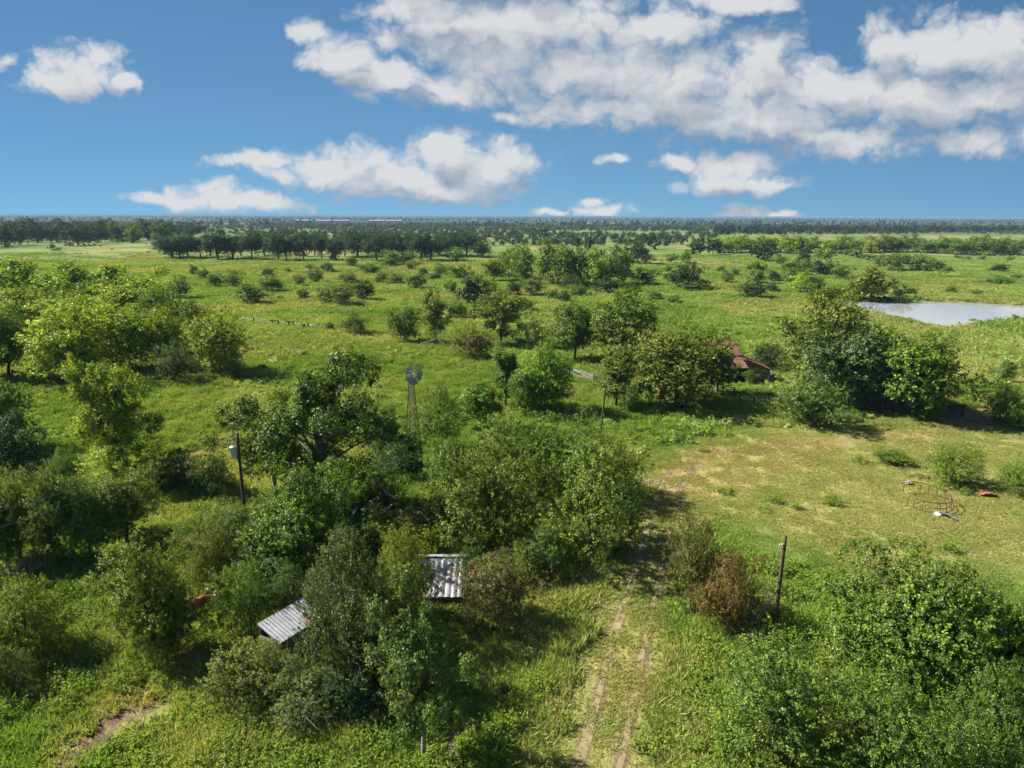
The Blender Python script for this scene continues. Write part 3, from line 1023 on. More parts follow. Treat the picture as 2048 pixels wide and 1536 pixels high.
# ------------------------------------------------------------------ the planted things (photo column, foot row, top row, width)
T = """
# the grove at the pasture edge
35 605 508 105 e yg @grove
150 612 514 112 e yg @grove
228 606 530 90 e yg @grove
300 628 545 112 e yg @grove
60 690 566 150 e yg @grove
172 700 575 135 e yg @grove
250 668 558 130 e yg @grove
130 768 618 175 e yg @grove
245 742 598 165 e yg @grove
15 758 600 135 e mg @grove
310 712 590 110 e mg @grove
335 735 628 90 e yg @grove
85 640 560 110 e mg @grove
200 640 560 110 e mg @grove
-60 760 600 150 e yg @grove
360 598 553 56 b mg |dark round bush at the end of the yellow-green grove
385 690 608 95 e mg |dark green tree between the grove and the lone bright tree
440 748 618 125 e yg |bright yellow-green tree standing clear of the grove, dead brush at its foot
350 772 686 82 b dg |blue-grey conical bush in front of the grove
470 762 712 52 b ol |small olive bush beside the dead brush heap
# left middle
245 990 860 165 b yg |yellow-green undergrowth bush at the foot of the tall loose tree
240 965 692 190 p yg |tall loose yellow-green tree with vine-hung trunks above the thicket
15 905 735 118 e bl |bright leafy tree standing over a dark evergreen thicket
30 950 820 150 b dk |dark evergreen thicket under the bright leafy tree
135 975 885 72 b bl |low bright green weedy bush beside the dark thicket
355 985 890 120 b md |dark vine-covered bush at the foot of the tall loose tree
425 992 905 95 b mg |vine-covered bush next to the transformer pole
40 1125 935 125 e ol @orchard
115 1128 938 125 e ol @orchard
185 1122 955 125 e mg @orchard
252 1098 930 155 e ol |spreading low tree with single dark trunk under the power wires
-40 1150 960 140 e mg @orchard
55 1345 1150 190 b yl |bright yellow-green shrub beside the two-stemmed tree
302 1322 1095 165 e ol |two-stemmed tree on dry straw grass, taller stem
350 1318 1160 110 e mg |two-stemmed tree on dry straw grass, shorter stem
15 1400 1290 90 b gg |greyish shrub with bare twigs below the yellow-green shrub
425 1185 1040 125 b ol |olive-brown feathery shrub behind the rusty tractor
505 1295 1120 135 b mg |dark green bush grown against the rusty tractor
# house thicket
650 1048 712 265 p md |tall dark tree with broken trunk behind the old house
555 1000 765 190 p ol |wide loose tree with long bare limb over the power pole
765 935 790 110 p mg |slim dark side crown beside the broken tree
585 1275 1125 120 b md |dark bush above the white shed roof
560 1205 1075 140 b md |dark green bush in front of the bright tree by the pole
640 1245 1140 90 b dk |dark bush hanging over the shed roof end
745 1330 1170 150 b dk |dark bush against the house wall
940 1190 1090 100 b md |dark bush behind the white roof corner
610 1175 935 215 e mg |dense green tree in front of the power pole
640 1120 955 140 e md |dark leafy tree crowding the back shed
470 1120 1000 110 e dm |dark green tree at the foot of the transformer pole
400 1140 1030 90 b dm |green bush between the spreading tree and the pole
1095 1160 1050 120 b dm |dark green bush under the big rounded tree
760 1020 915 100 b md |dark bush beside the leaning snag
690 1440 1300 140 b dk |deep green bush filling the foot of the thicket
528 1150 1005 120 e mg |young green tree beside the power pole foot
655 1110 990 110 e mg |leafy tree over the back shed
705 1385 1075 215 b dg |big dark grey-green bush swallowing the old house
660 1300 1150 120 b dk |dark bush growing over the shed roof edge
795 1245 1070 105 b ol |olive vine-covered bush half over the white roof
808 1300 1062 150 b yl |yellow-green vine-covered bush on the old house roof
790 1440 1240 230 b dk |deep green bush under the house wall
846 1528 1212 215 p gg |young tree with bare forked trunk in front of the house
530 1425 1270 180 b ol |olive bush below the white shed roof
630 1455 1330 150 b gg |pale green bush at the foot of the thicket
590 1440 1330 110 b mg |small leafy bush between the pale and the olive bush
720 1150 1040 130 b md |dark green bush beside the back shed
830 1075 1000 110 b md |dark bush between the snag and the flowering shrub
760 1120 1015 150 b ol |olive bush between the back shed and the house roof
700 1075 985 90 b dk |dark bush at the foot of the broken snag
1050 1180 1085 110 b ol |olive bush between the flowering shrub and the big rounded tree
870 1105 1015 235 b ol |low rose-flowered shrub behind the house roof
1000 1265 1095 170 b rb |brown-leaved flowering shrub beside the white roof corner
1185 1120 868 245 b ol |big rounded dark tree leaning over the lane
980 1110 872 230 b ol |big leafy tree behind the flowering shrubs
1075 1010 815 200 b mg |light green leafy tree above the big rounded tree
905 1005 872 125 b mg |green tree between the windmill and the big leafy tree
1150 985 830 150 b bl |light green tree beside the leaning rusty pole
1235 1010 872 130 b ol |leafy tree at the bend of the lane
882 915 765 118 b mg |round dark bush at the windmill tower
800 955 862 115 b dk |dark bush at the foot of the windmill
962 862 752 72 t bl |thin light green sapling between windmill and fence posts
1012 815 690 62 t mg |slim tree with bare lower trunk by the fence posts
1085 825 698 120 e bl |bright green tree beside the grey board fence
1050 835 735 70 e mg |small green tree by the fence posts
1232 815 700 72 t mg |slim tree beside the leaning rusty pole
1258 832 768 52 b mg |bush at the foot of the slim tree
1148 722 588 112 e mg |tree behind the grey board fence, narrower of the pair
1245 728 588 140 e ol |tree behind the grey board fence, wider of the pair
1352 812 648 190 e ol |broad tree shading the orange machine by the barn
1436 790 674 70 e md |dark small tree against the barn roof
1532 742 680 86 b dk |dark bushy tree behind the barn
1638 785 592 180 e ol |tallest tree over the corral beside the barn
1695 815 640 160 e dg |grey-green tree in the corral
1500 774 738 34 b md |vine bush climbing the barn wall
1832 838 642 165 e mg |broad green tree at the corral gate end
1772 815 690 110 e dg |grey-green tree behind the corral rails
1612 855 742 155 b gg |rounded feathery grey-green bush in front of the corral
1850 842 790 60 b mg |bush grown through the dark corral rails
1998 842 758 76 e mg |small tree at the gateway with dark trunks
2010 768 712 42 e gg |lone small tree beyond the gateway
2045 862 800 80 b bl |bright bush past the gateway tree
2105 850 740 110 e mg |tree past the gateway bush
1892 970 878 125 b ol |rounded olive bush standing behind the broken hay ring
1780 930 893 78 b mg |low spreading bush in the mown yard
2050 1000 900 105 b mg |bush near the rusty curved sheet
1818 1400 1085 280 e dm |large feathery green tree on the yard edge
1570 1600 1285 330 b dm |wide dense green bush below the bare power pole
1995 1430 1195 155 e dm |green tree beside the large feathery tree
1775 1640 1350 250 b dm |dense green bush between the wide bush and the corner tree
1960 1600 1330 210 b dm |dense bush under the large feathery tree
2120 1560 1250 200 b mg |dense bush past the corner
1388 1240 1035 125 b rb |olive-brown dying tree beside the lane
1450 1280 1105 130 b br |half-bare brown tree with grey twigs beside the lane
# mid field trees
870 690 568 72 p ol |sparse tree with dead limbs fallen at its foot
810 685 608 62 e mg |leafy tree beside the sparse dead-limbed tree
948 632 545 75 p dg |leaning pale-trunked tree with thin crown
1003 690 578 118 p ol |broken tree with dark split trunk
945 722 650 95 b rb |brownish shrub in front of the broken tree
1070 700 640 60 b gg |grey-green shrub behind the slim trees
915 640 600 60 b mg @bush
708 670 622 66 b ol |wide bush at the end of the old wire fence
660 662 640 24 b mg |small upright bush beside the wide fence bush
605 713 697 24 b pl |pale grey-leaved clump in the pasture
# grove in the middle
1012 556 492 62 b mg @mid
1048 562 490 62 b bl @mid
1098 570 481 86 b mg @mid
1128 573 486 70 b ol @mid
1160 574 488 76 b ol @mid
1216 574 494 76 b ol @mid
1242 570 502 50 b mg @mid
1190 575 513 50 e ye |yellow-green willow at the front of the pasture grove
1216 588 552 60 b dk |dark low bush under the pasture grove
1150 580 552 80 b dk |dark undergrowth bush along the pasture grove
988 562 514 54 e ye |yellow willow beside the pasture grove
1052 560 537 30 b ye |small yellow bush by the willow
909 523 495 54 b bl |bright round bush in front of the oak row
1370 580 523 86 b dk |dark oak clump with several trunks in the pasture
1280 530 484 60 b dk @dark
1302 500 467 30 b dk @dark
1153 500 471 24 b dk @dark
1177 501 470 26 b dk @dark
1395 512 477 52 b dk @dark
1427 510 475 42 b dk @dark
1088 479 454 26 b dk @dark
1198 480 457 24 b dk @dark
1265 515 490 40 b dk @dark
1525 522 489 62 b dk @dark
740 487 462 26 b dk @dark
1740 600 526 78 e ol |brownish-green tree at the pond with cattle in its shade
1797 597 571 38 b dk |dark bush on the pond bank
1515 568 524 36 e mg |lone upright green tree in the pasture
1620 592 548 44 e mg |dark green tree beside a yellow-green one in the pasture
1600 585 545 46 e yg |yellow-green tree beside a dark green one in the pasture
"""
SHARED = dict(
    grove=('tree', 'LOOK tree crowded in the grove at the pasture edge', 'trees of the pasture-edge grove'),
    orchard=('tree', 'LOOK tree crowded in the thicket below the power wires', 'thicket trees below the wires'),
    mid=('tree', 'LOOK leafy tree in the round grove in the middle of the pasture', 'round grove trees'),
    dark=('tree', 'dark dense tree standing in the far scrubby pasture', 'dark trees in the far pasture'),
    bush=('bush', 'rounded LOOK bush dotted over the open pasture', 'pasture bushes'),
    row=('oak_tree', 'dark oak with bare trunk in the long row across the pasture', 'oak row'),
    hedge=('tree', 'LOOK tree in the tree line beyond the pond', 'tree line beyond the pond'),
    wood=('tree', 'LOOK tree at the edge of the far wood', 'far wood edge'),
)
LOOK = dict(yg='bright yellow-green', mg='mid-green', dk='dark', gg='grey-green', bl='bright green', ol='olive-green', ye='yellow')
CATS = dict(bush='bush', oak_tree='tree', tree='tree')
for ln in T.strip().splitlines():
    if ln.startswith('#') or not ln.strip():
        continue
    if '|' in ln:
        a, lab = ln.split('|')
        x, yb, yt, w, k, c = a.split()
        isb = any(s in lab for s in ('bush', 'shrub', 'thicket', 'clump', 'undergrowth')) and not ('tree' in lab.split(' ')[:4])
        nm = 'bush' if (k == 'b' and isb) else 'tree'
        plant(float(x), float(yb), float(yt), float(w), k, c, lab.strip(), nm, None, nm)
    else:
        x, yb, yt, w, k, c, key = ln.split()
        nm, lab, gr = SHARED[key[1:]]
        plant(float(x), float(yb), float(yt), float(w), k, c, lab.replace('LOOK', LOOK[c]), CATS[nm], gr, nm)

BUSHES = """388 552 533 20;408 559 536 30;432 575 545 36;465 575 545 42;502 609 573 58;543 585 553 54;535 555 537 27;600 571 553 27;631 567 539 34;653 544 523 27
658 609 570 50;687 613 572 46;728 602 568 46;700 568 547 28;687 560 546 24;608 597 582 26;834 579 548 42;793 570 545 40;762 567 543 36;745 548 532 46
704 534 512 28;780 534 515 25;785 531 503 36;812 529 505 36;882 551 530 30;847 551 536 20;919 558 527 46;905 588 567 22;1066 592 559 46;1028 592 562 40
1104 599 579 25;1158 592 569 52;1128 606 586 30;1054 626 597 32;1114 636 612 24;1290 571 539 46;1340 565 545 26;1415 582 571 26;1370 527 499 26;1342 526 508 24
1607 524 505 26;1640 519 505 20;1710 516 499 32;1740 521 508 32;1453 567 544 24;1470 551 535 18;1548 565 540 30;1577 566 540 32;1582 552 520 44;1612 546 518 42
1652 551 519 44;1682 558 532 34;1640 551 524 34;1780 543 509 44;1792 527 508 34;1830 543 508 58;1852 545 516 40;1876 542 524 22;1896 545 532 18;1997 544 529 38
2036 558 550 18;2004 569 554 38;1978 567 556 18;1900 586 572 22;1950 591 580 16;1507 597 566 56;1545 584 567 24;1679 600 571 34;1825 591 576 20;1655 520 504 24
1690 512 498 22;1560 530 512 26;1500 540 528 22;1440 545 531 20;1760 535 512 36;1810 528 508 34;1935 520 512 14;1965 521 512 12;1915 519 510 12;2020 522 513 14
2030 640 626 20;1335 545 530 18;1310 600 582 34;1345 608 592 26;1265 585 566 28;560 600 590 16;480 590 580 18;620 540 528 18;575 545 535 16;665 520 508 14
105 501 487 14;116 502 495 16;265 486 474 26;246 485 477 12;960 600 578 32;1000 606 580 30;975 585 562 36;1030 610 590 26;870 560 545 26;820 540 524 24"""
for s in BUSHES.replace('\n', ';').split(';'):
    x, yb, yt, w = map(float, s.split())
    w *= random.uniform(1.05, 1.3)
    yt -= (yb - yt) * random.uniform(0.0, 0.18)
    nm, lab, gr = SHARED['bush']
    c = random.choice(['mg', 'gg', 'mg', 'gg', 'dk', 'ol'])
    plant(x, yb, yt, w, 'b', c, lab.replace('LOOK', LOOK[c]), 'bush', gr, 'bush')

OAKS = """345 516 465 58;361 517 470 40;376 515 468 40;401 515 469 44;437 518 463 54;466 517 467 46;504 519 459 50;530 512 466 38;557 521 463 46;573 520 468 36;607 519 466 38
590 512 468 34;644 520 467 36;630 512 466 32;672 520 472 32;690 513 468 34;714 515 459 52;736 512 474 34;753 522 470 46;783 515 466 42;806 515 468 40;842 522 466 46;862 521 469 42
880 512 466 40;900 513 462 52;932 511 468 52;963 515 481 42;825 512 464 36;420 512 470 40;330 508 472 36;482 512 468 36;948 505 470 36"""
for s in OAKS.replace('\n', ';').split(';'):
    x, yb, yt, w = map(float, s.split())
    nm, lab, gr = SHARED['row']
    plant(x, yb, yt + random.uniform(-3, 5), w * random.uniform(1.0, 1.35), 'o', 'dk', lab, 'tree', gr, nm, 'M')

nm, lab, gr = SHARED['hedge']
x = 1436.0
while x < 2110:
    base = 507 + 0.9 * math.sin(x * 0.02) + max(0, (x - 1800) * 0.018)
    c = random.choice(['ol', 'mg', 'mg', 'yg'] if x < 1800 else ['mg', 'gg', 'mg'])
    plant(x, base + random.uniform(-3, 1), base - random.uniform(27, 38) - (8 if abs(x - 1960) < 25 else 0), random.uniform(38, 56), 'b',
          c, lab.replace('LOOK', LOOK[c]), 'tree', gr, nm, 'S')
    x += random.uniform(13, 20)
nm, lab, gr = SHARED['wood']
for s in """10 497 446 58;42 494 445 48;75 489 440 44;104 489 442 42;146 495 447 58;176 493 449 48;200 489 444 44;226 486 442 42;250 486 443 42;272 484 446 36;296 482 440 42;-40 500 445 60
20 485 440 50;60 482 438 44;130 482 439 44;160 480 440 44;190 478 440 44;220 476 439 40;318 478 441 40;340 476 442 40;360 474 446 36;395 472 446 34;380 478 452 30;300 474 438 36""".replace('\n', ';').split(';'):
    x, yb, yt, w = map(float, s.split())
    c = random.choice(['dk', 'dk', 'mg', 'dk'])
    plant(x, yb - 2, yt, w, 'b', c, lab.replace('LOOK', LOOK[c]), 'tree', gr, nm, 'S')
plant(268, 485, 450, 32, 'e', 'bl', 'light green tree in front of the far wood', 'tree', None, 'tree', 'S')
plant(330, 502, 447, 46, 'e', 'gg', 'light grey-green tree at the end of the oak row', 'tree', None, 'tree', 'S')

dead_brush(412, 752, 2.6, 3.4, 'grey dead brush heap at the foot of the bright tree', 11, 9)
dead_brush(48, 1168, 2.0, 3.0, 'grey bare brush below the power wires', 12, 9)
dead_brush(20, 1390, 1.6, 2.4, 'grey bare twigs in the greyish shrub', 13, 6)
dead_brush(1495, 1255, 2.0, 3.6, 'grey bare twigs of the half-dead tree by the lane', 14, 7)
dead_brush(660, 1440, 2.0, 4.6, 'hanging grey dead twigs in front of the thicket', 15, 6)
dead_brush(868, 688, 2.6, 3.2, 'pale fallen dead limbs under the sparse tree', 16, 6, 'bark_pale')
dead_brush(1050, 690, 2.6, 3.6, 'grey dead limbs beside the broken tree', 17, 5)
dead_brush(1010, 1240, 1.6, 2.8, 'grey bare twigs among the brown flowering shrub', 18, 7)


# ------------------------------------------------------------------ built things
def PY(px, py, Y):
    d = ray(px, py)
    t_ = Y / d.y
    return Vector((d.x * t_, Y, CAM_H + d.z * t_))


def wire_pts(a, b, sag, n=14):
    return [a.lerp(b, i / n) - Vector((0, 0, sag * 4 * (i / n) * (1 - i / n))) for i in range(n + 1)]


# --- power poles
def pole(px, ybase, ytop, xtop, r0, r1, label):
    B = GG(px, ybase)
    hgt = z_at(B, ytop)
    root = empty('power_pole', B, 0, label, 'power pole')
    topw = PY(xtop, ytop, B.y)
    top = Vector((topw.x - B.x, 0, hgt - B.z))
    mb = MB()
    n = 10
    pts = [Vector((0, 0, -0.5)).lerp(top, i / n) for i in range(n + 1)]
    mb.tube(pts, [r0 + (r1 - r0) * i / n for i in range(n + 1)], 12)
    mb.build('shaft', 'pole_wood', root, True)
    return root, B, top


root, B, top = pole(492, 1052, 866, 474, 0.17, 0.125, 'dark wooden power pole with grey transformer can')
poleA = (root, B, top)
az = top.normalized()
tp = top - az * 1.75
mb = MB()
cx = Vector((tp.x - 0.46, -0.12, tp.z))
mb.lathe([(0.02, -0.52), (0.25, -0.52), (0.265, -0.48), (0.265, 0.40), (0.30, 0.42), (0.30, 0.47), (0.24, 0.53), (0.05, 0.58)], 16, cx)
tk = mb.build('transformer', 'tank_grey', root, True)
mb = MB()
mb.lathe([(0.05, 0.0), (0.09, 0.05), (0.05, 0.10), (0.09, 0.15), (0.05, 0.20), (0.08, 0.25), (0.04, 0.32), (0.09, 0.36), (0.02, 0.42)], 10, cx + Vector((0.03, 0, 0.56)))
mb.build('bushing', 'porcelain', tk, True)
mb = MB()
mb.beam(cx + Vector((0.2, 0.05, 0.3)), (tp.x + 0.03, 0, tp.z + 0.3), 0.10, 0.06)
mb.beam(cx + Vector((0.2, 0.05, -0.3)), (tp.x + 0.05, 0, tp.z - 0.3), 0.10, 0.06)
mb.build('bracket', 'metal_grey', root)
mb = MB()
arm0 = top - az * 0.28
mb.tube([arm0, arm0 + Vector((-0.35, -0.25, -0.18)), arm0 + Vector((-0.85, -0.5, -0.42))], [0.035, 0.03, 0.025], 6)
mb.build('arm', 'twig_grey', root)
mb = MB()
mb.tube([cx + Vector((0.02, 0, 0.98)), cx + Vector((0.25, -0.1, 1.25)), top - az * 0.15], 0.012, 4)
mb.build('jumper_wire', 'wire', root)
# off-frame pole that carries the other ends of the wires
oB = GG(-330, 1420)
o2 = empty('power_pole', oB, 0, 'plain wooden power pole past the thicket carrying the wires', 'power pole')
mb = MB()
mb.tube([(0, 0, -0.5), (0, 0, 9.2)], [0.17, 0.12], 12)
mb.build('shaft', 'pole_wood', o2, True)
for k, (yy, zt, py0) in enumerate(((1077, 0.0, 0.1), (1116, 0.0, 0.9))):
    a = B + top - az * (0.12 if k == 0 else 0.75) + Vector((-0.1, -0.1, 0))
    # where the wire leaves the frame, in the vertical plane between the poles
    e = oB + Vector((0, 0, 9.1 - 1.35 * k))
    mb = MB()
    mb.tube(wire_pts(a, e, 0.5), 0.019, 4)
    tag(mb.build('power_wire', 'wire'), 'upper sagging power wire running from the transformer pole' if k == 0 else 'lower sagging power wire running from the transformer can', 'wire')

root, B, top = pole(1547, 1264, 1072, 1571, 0.155, 0.115, 'bare brown wooden power pole with broken wires above green weeds')
az = top.normalized()
mb = MB()
q = top - az * 0.55 + Vector((-0.1, -0.02, 0))
mb.tube([q + Vector((0.05, 0, 0.05)), q, q + Vector((-0.22, -0.05, -0.08))], 0.03, 6)
mb.lathe([(0.03, -0.1), (0.06, -0.06), (0.035, -0.02), (0.06, 0.02), (0.03, 0.08)], 8, q + Vector((-0.24, -0.05, -0.06)))
mb.build('insulator', 'porcelain', root, True)
mb = MB()
mb.tube([q + Vector((-0.24, -0.05, -0.1)), q + Vector((-0.5, -0.2, -0.9)), q + Vector((-0.75, -0.3, -1.9))], 0.012, 4)
mb.build('loose_wire', 'wire', root)
mb = MB()
e = G(1665, 1190) - B
mb.tube(wire_pts(top - az * 0.75, Vector((e.x, e.y, 0.1)), 0.9, 10), 0.012, 4)
mb.build('guy_wire', 'wire', root)
root, B, top = pole(1201, 862, 775, 1211, 0.15, 0.11, 'rusty-brown wooden pole leaning beside the slim tree')
mb = MB()
mb.tube([top * 0.94 + Vector((-0.35, 0, 0.0)), top * 0.94 + Vector((0.35, 0, 0.02))], 0.03, 6)
mb.build('pin', 'rust', root)

# --- windmill
B = GG(828, 938)
hub_z = z_at(B, 747) - B.z
root = empty('windmill', B, 0, 'rusty steel windmill tower with battered multi-blade wheel', 'windmill')
th = hub_z - 0.35
leg_b, leg_t = 0.85, 0.15
corn = [(-1, -1), (1, -1), (1, 1), (-1, 1)]
rz = R(28)


def wrot(x, y, z):
    return Vector((x * math.cos(rz) - y * math.sin(rz), x * math.sin(rz) + y * math.cos(rz), z))


def legp(i, z):
    f = z / th
    w = leg_b + (leg_t - leg_b) * f
    return wrot(corn[i][0] * w, corn[i][1] * w, z)


for i in range(4):
    mb = MB()
    mb.beam(legp(i, -0.3), legp(i, th), 0.075, 0.075)
    mb.build('leg', 'rust' if i % 2 else 'metal_grey', root)
lv = [0.9, 2.4, 3.9, 5.3, 6.6, 7.8, 8.9]
for a in lv:
    for i in range(4):
        piece('girt', root, legp(i, a), legp((i + 1) % 4, a), 0.05, 0.05, 'rust')
for a, b_ in zip(lv[:-1], lv[1:]):
    for i in range(4):
        piece('brace', root, legp(i, a), legp((i + 1) % 4, b_), 0.022, 0.022, 'rust')
        piece('brace', root, legp((i + 1) % 4, a), legp(i, b_), 0.022, 0.022, 'rust')
mb = MB()
for i in range(5):
    mb.beam(wrot(-0.75, -0.6 + 0.3 * i, 2.45), wrot(0.75, -0.6 + 0.3 * i, 2.45), 0.2, 0.05)
mb.build('platform', 'plank_grey', root)
mb = MB()
mb.tube([wrot(0, 0, 0), wrot(0, 0, hub_z - 0.2)], 0.035, 6)
mb.build('pump_rod', 'metal_grey', root)
mb = MB()
mb.lathe([(0.05, -0.3), (0.16, -0.3), (0.2, -0.1), (0.2, 0.22), (0.1, 0.32)], 10, (0, 0, hub_z))
mb.build('gearbox', 'metal_grey', root, True)
wheel = empty('wheel', (0, 0, hub_z))
wheel.parent = root
wax = Vector((0.76, -0.62, 0.06)).normalized()      # the axle: the wheel faces aside and a little up
wheel.rotation_euler = wax.to_track_quat('Z', 'Y').to_euler()
RW = 1.22
mb = MB()
for rr_, rad_ in ((0.62, 0.02), (1.12, 0.02)):
    mb.tube([Vector((rr_ * math.cos(a), rr_ * math.sin(a), 0.45)) for a in np.linspace(0, 2 * math.pi, 33)], rad_, 4, caps=False)
mb.build('rim', 'metal_grey', wheel)
mb = MB()
mb.tube([(0, 0, 0), (0, 0, 0.55)], 0.07, 8)
for k in range(6):
    a = k * math.pi / 3
    mb.tube([(0, 0, 0.35), (1.12 * math.cos(a), 1.12 * math.sin(a), 0.45)], 0.018, 4)
mb.build('hub', 'metal_grey', wheel)
mb = MB()
tw = 0.30
for r0, r1, w0, w1 in ((0.46, RW, 0.085, 0.235),):
    n = 6
    vs, fs = [], []
    for i in range(n + 1):
        f = i / n
        r_ = r0 + (r1 - r0) * f
        w_ = w0 + (w1 - w0) * f
        for j in range(4):
            s_ = (j / 3 - 0.5) * 2
            for dz in ((0.0,)):
                vs.append((r_, s_ * w_, 0.45 + s_ * w_ * tw * 2 + 0.05 * (1 - s_ * s_)))
    for i in range(n):
        for j in range(3):
            fs.append((i * 4 + j, i * 4 + j + 1, (i + 1) * 4 + j + 1, (i + 1) * 4 + j))
    mb.add(vs, fs)
bl_me = mb.mesh('blade', 'metal_blade', False)
for k in range(18):
    if k in (4, 9, 15):
        continue
    o = bpy.data.objects.new('blade', bl_me)
    COL.objects.link(o)
    o.parent = wheel
    o.rotation_euler = (0, 0, k * 2 * math.pi / 18)
mb = MB()
tb = -wax
mb.beam((0, 0, hub_z), Vector((0, 0, hub_z)) + Vector((tb.x, tb.y, 0)) * 1.3, 0.05, 0.08)
mb.build('tail_boom', 'rust', root)


# --- sheet-metal roof made of overlapping sheets
def sheet(parent, a, b_, c_, d_, mat, ribs=4, rib=0.03, name='roof_sheet'):
    """one ribbed metal sheet: a-b top edge, d-c bottom edge"""
    a, b_, c_, d_ = map(Vector, (a, b_, c_, d_))
    n_ = (b_ - a).cross(d_ - a).normalized()
    if n_.z < 0:
        n_ = -n_
    mb = MB()
    vs, fs = [], []
    k = ribs * 4
    prof = [0, 0, 1, 1]
    for i in range(k + 1):
        f = i / k
        hgt = rib * prof[i % 4]
        up, dn = a.lerp(b_, f) + n_ * hgt, d_.lerp(c_, f) + n_ * hgt
        vs += [up, dn, dn - n_ * 0.012, up - n_ * 0.012]
    for i in range(k):
        o = i * 4
        fs += [(o, o + 1, o + 5, o + 4), (o + 3, o + 7, o + 6, o + 2), (o + 1, o + 2, o + 6, o + 5), (o, o + 4, o + 7, o + 3)]
    mb.add(vs, fs)
    return mb.build(name, mat, parent)


def roof_slope(parent, a, b_, c_, d_, wid, mat, ribs=4, rib=0.03, rr_=None):
    a, b_, c_, d_ = map(Vector, (a, b_, c_, d_))
    n = max(1, round((b_ - a).length / wid))
    up = (b_ - a).cross(d_ - a).normalized()
    if up.z < 0:
        up = -up
    for i in range(n):
        f0, f1 = i / n, min(1.0, (i + 1) / n + 0.015)
        lift = up * (0.004 * (i % 3) + 0.003)
        slip = (d_ - a).normalized() * random.uniform(-0.03, 0.05)
        sheet(parent, a.lerp(b_, f0) + lift + slip, a.lerp(b_, f1) + lift + slip, d_.lerp(c_, f1) + lift + slip, d_.lerp(c_, f0) + lift + slip, mat, ribs, rib)


# --- barn
yF = 117.5
bx0, bx1 = PY(1424, 740, yF).x, PY(1487, 740, yF).x
xr = PY(1545, 740, yF).x
barn = empty('barn', ((bx0 + bx1) / 2, yF, H((bx0 + bx1) / 2, yF)), 0, 'dark log barn with rusty red metal roof and lean-to among trees', 'barn')
o0 = barn.location.copy()


def L(x, y, z):
    return Vector((x, y, z)) - o0


zr, ze, z2, z3 = 6.5, 4.55, 4.4, 2.35
yr, yc, yb2 = yF + 5.2, yF + 2.2, yF - 0.9
roof_slope(barn, L(bx0, yr, zr), L(bx1, yr, zr), L(bx1 + 0.1, yc - 0.2, ze), L(bx0, yc - 0.2, ze), 0.7, 'roof_rust')
roof_slope(barn, L(bx0, yr + 0.02, zr), L(bx1, yr + 0.02, zr), L(bx1, yr + 3.0, ze), L(bx0, yr + 3.0, ze), 0.7, 'roof_rust')
roof_slope(barn, L(bx0, yc, z2), L(bx1, yc, z2), L(bx1 + 0.6, yb2, z3 + 0.5), L(bx0, yb2, z3 + 0.5), 0.7, 'roof_rust')
# lean-to slope falling to the side
roof_slope(barn, L(bx1, yr + 2.2, z2 - 0.1), L(bx1, yc - 0.05, z2 - 0.1), L(xr, yb2 + 0.2, z3), L(xr, yr + 2.2, z3), 0.75, 'roof_rust')
mb = MB()
mb.add([L(bx1 - 0.05, yc - 0.1, ze - 0.05), L(bx1 - 0.05, yr + 2.9, ze - 0.05), L(bx1 - 0.05, yr, zr - 0.06),
        L(bx1 - 0.12, yc - 0.1, ze - 0.05), L(bx1 - 0.12, yr + 2.9, ze - 0.05), L(bx1 - 0.12, yr, zr - 0.06)],
       [(0, 1, 2), (5, 4, 3), (0, 3, 4, 1), (1, 4, 5, 2), (2, 5, 3, 0)])
mb.build('gable', 'plank_dark', barn)
for i in range(11):
    z = 0.12 + i * 0.27
    if i in (6,):
        continue
    piece('log', barn, L(bx0 - 0.2, yF + 0.1, z), L(bx1 + 0.2 + 0.15 * (i % 2), yF + 0.1, z + random.uniform(-.03, .03)), 0.16, 0.21, 'plank_dark')
for i in range(8):
    z = 0.15 + i * 0.26
    piece('log', barn, L(bx1 + 0.35, yF - 0.35, z), L(xr - 0.45, yF - 0.35, z + random.uniform(-.03, .03)), 0.06, 0.15, 'plank_grey' if i in (3, 5) else 'plank_dark')
for i in range(8):
    z = 0.15 + i * 0.29
    piece('log', barn, L(xr - 0.5, yF - 0.2, z), L(xr - 0.5, yr + 2.0, z), 0.08, 0.2, 'plank_dark')
    piece('log', barn, L(bx0 - 0.1, yF + 0.2, z + 0.1), L(bx0 - 0.1, yr + 2.8, z + 0.1), 0.16, 0.21, 'plank_dark')
for i in range(9):
    z = 0.2 + i * 0.3
    piece('log', barn, L(bx0, yr + 2.7, z), L(xr - 0.5, yr + 2.1, z), 0.14, 0.24, 'plank_dark')
for i in range(6):
    z = 2.6 + i * 0.32
    piece('log', barn, L(bx0 + 0.05, yc + 0.05, z), L(bx1 - 0.1, yc + 0.05, z), 0.1, 0.3, 'plank_dark')
for x_, y_, z_ in ((bx0, yb2 + 0.15, z3 + 0.45), (bx1, yb2 + 0.15, z3 + 0.45), (bx1 + 0.3, yF - 0.35, 3.0), (xr - 0.35, yF - 0.45, z3 + 0.02), ((bx0 + bx1) / 2, yb2 + 0.15, z3 + 0.45), (bx1 - 0.1, yc + 0.1, ze - 0.1), (bx0 + 0.1, yc + 0.1, ze - 0.1), (xr - 0.4, yr + 2.0, z3 - 0.1)):
    mb = MB()
    mb.tube([L(x_, y_, -0.4), L(x_ + 0.05, y_, z_)], [0.11, 0.09], 7)
    mb.build('post', 'plank_grey' if x_ == xr - 0.35 else 'plank_dark', barn, True)


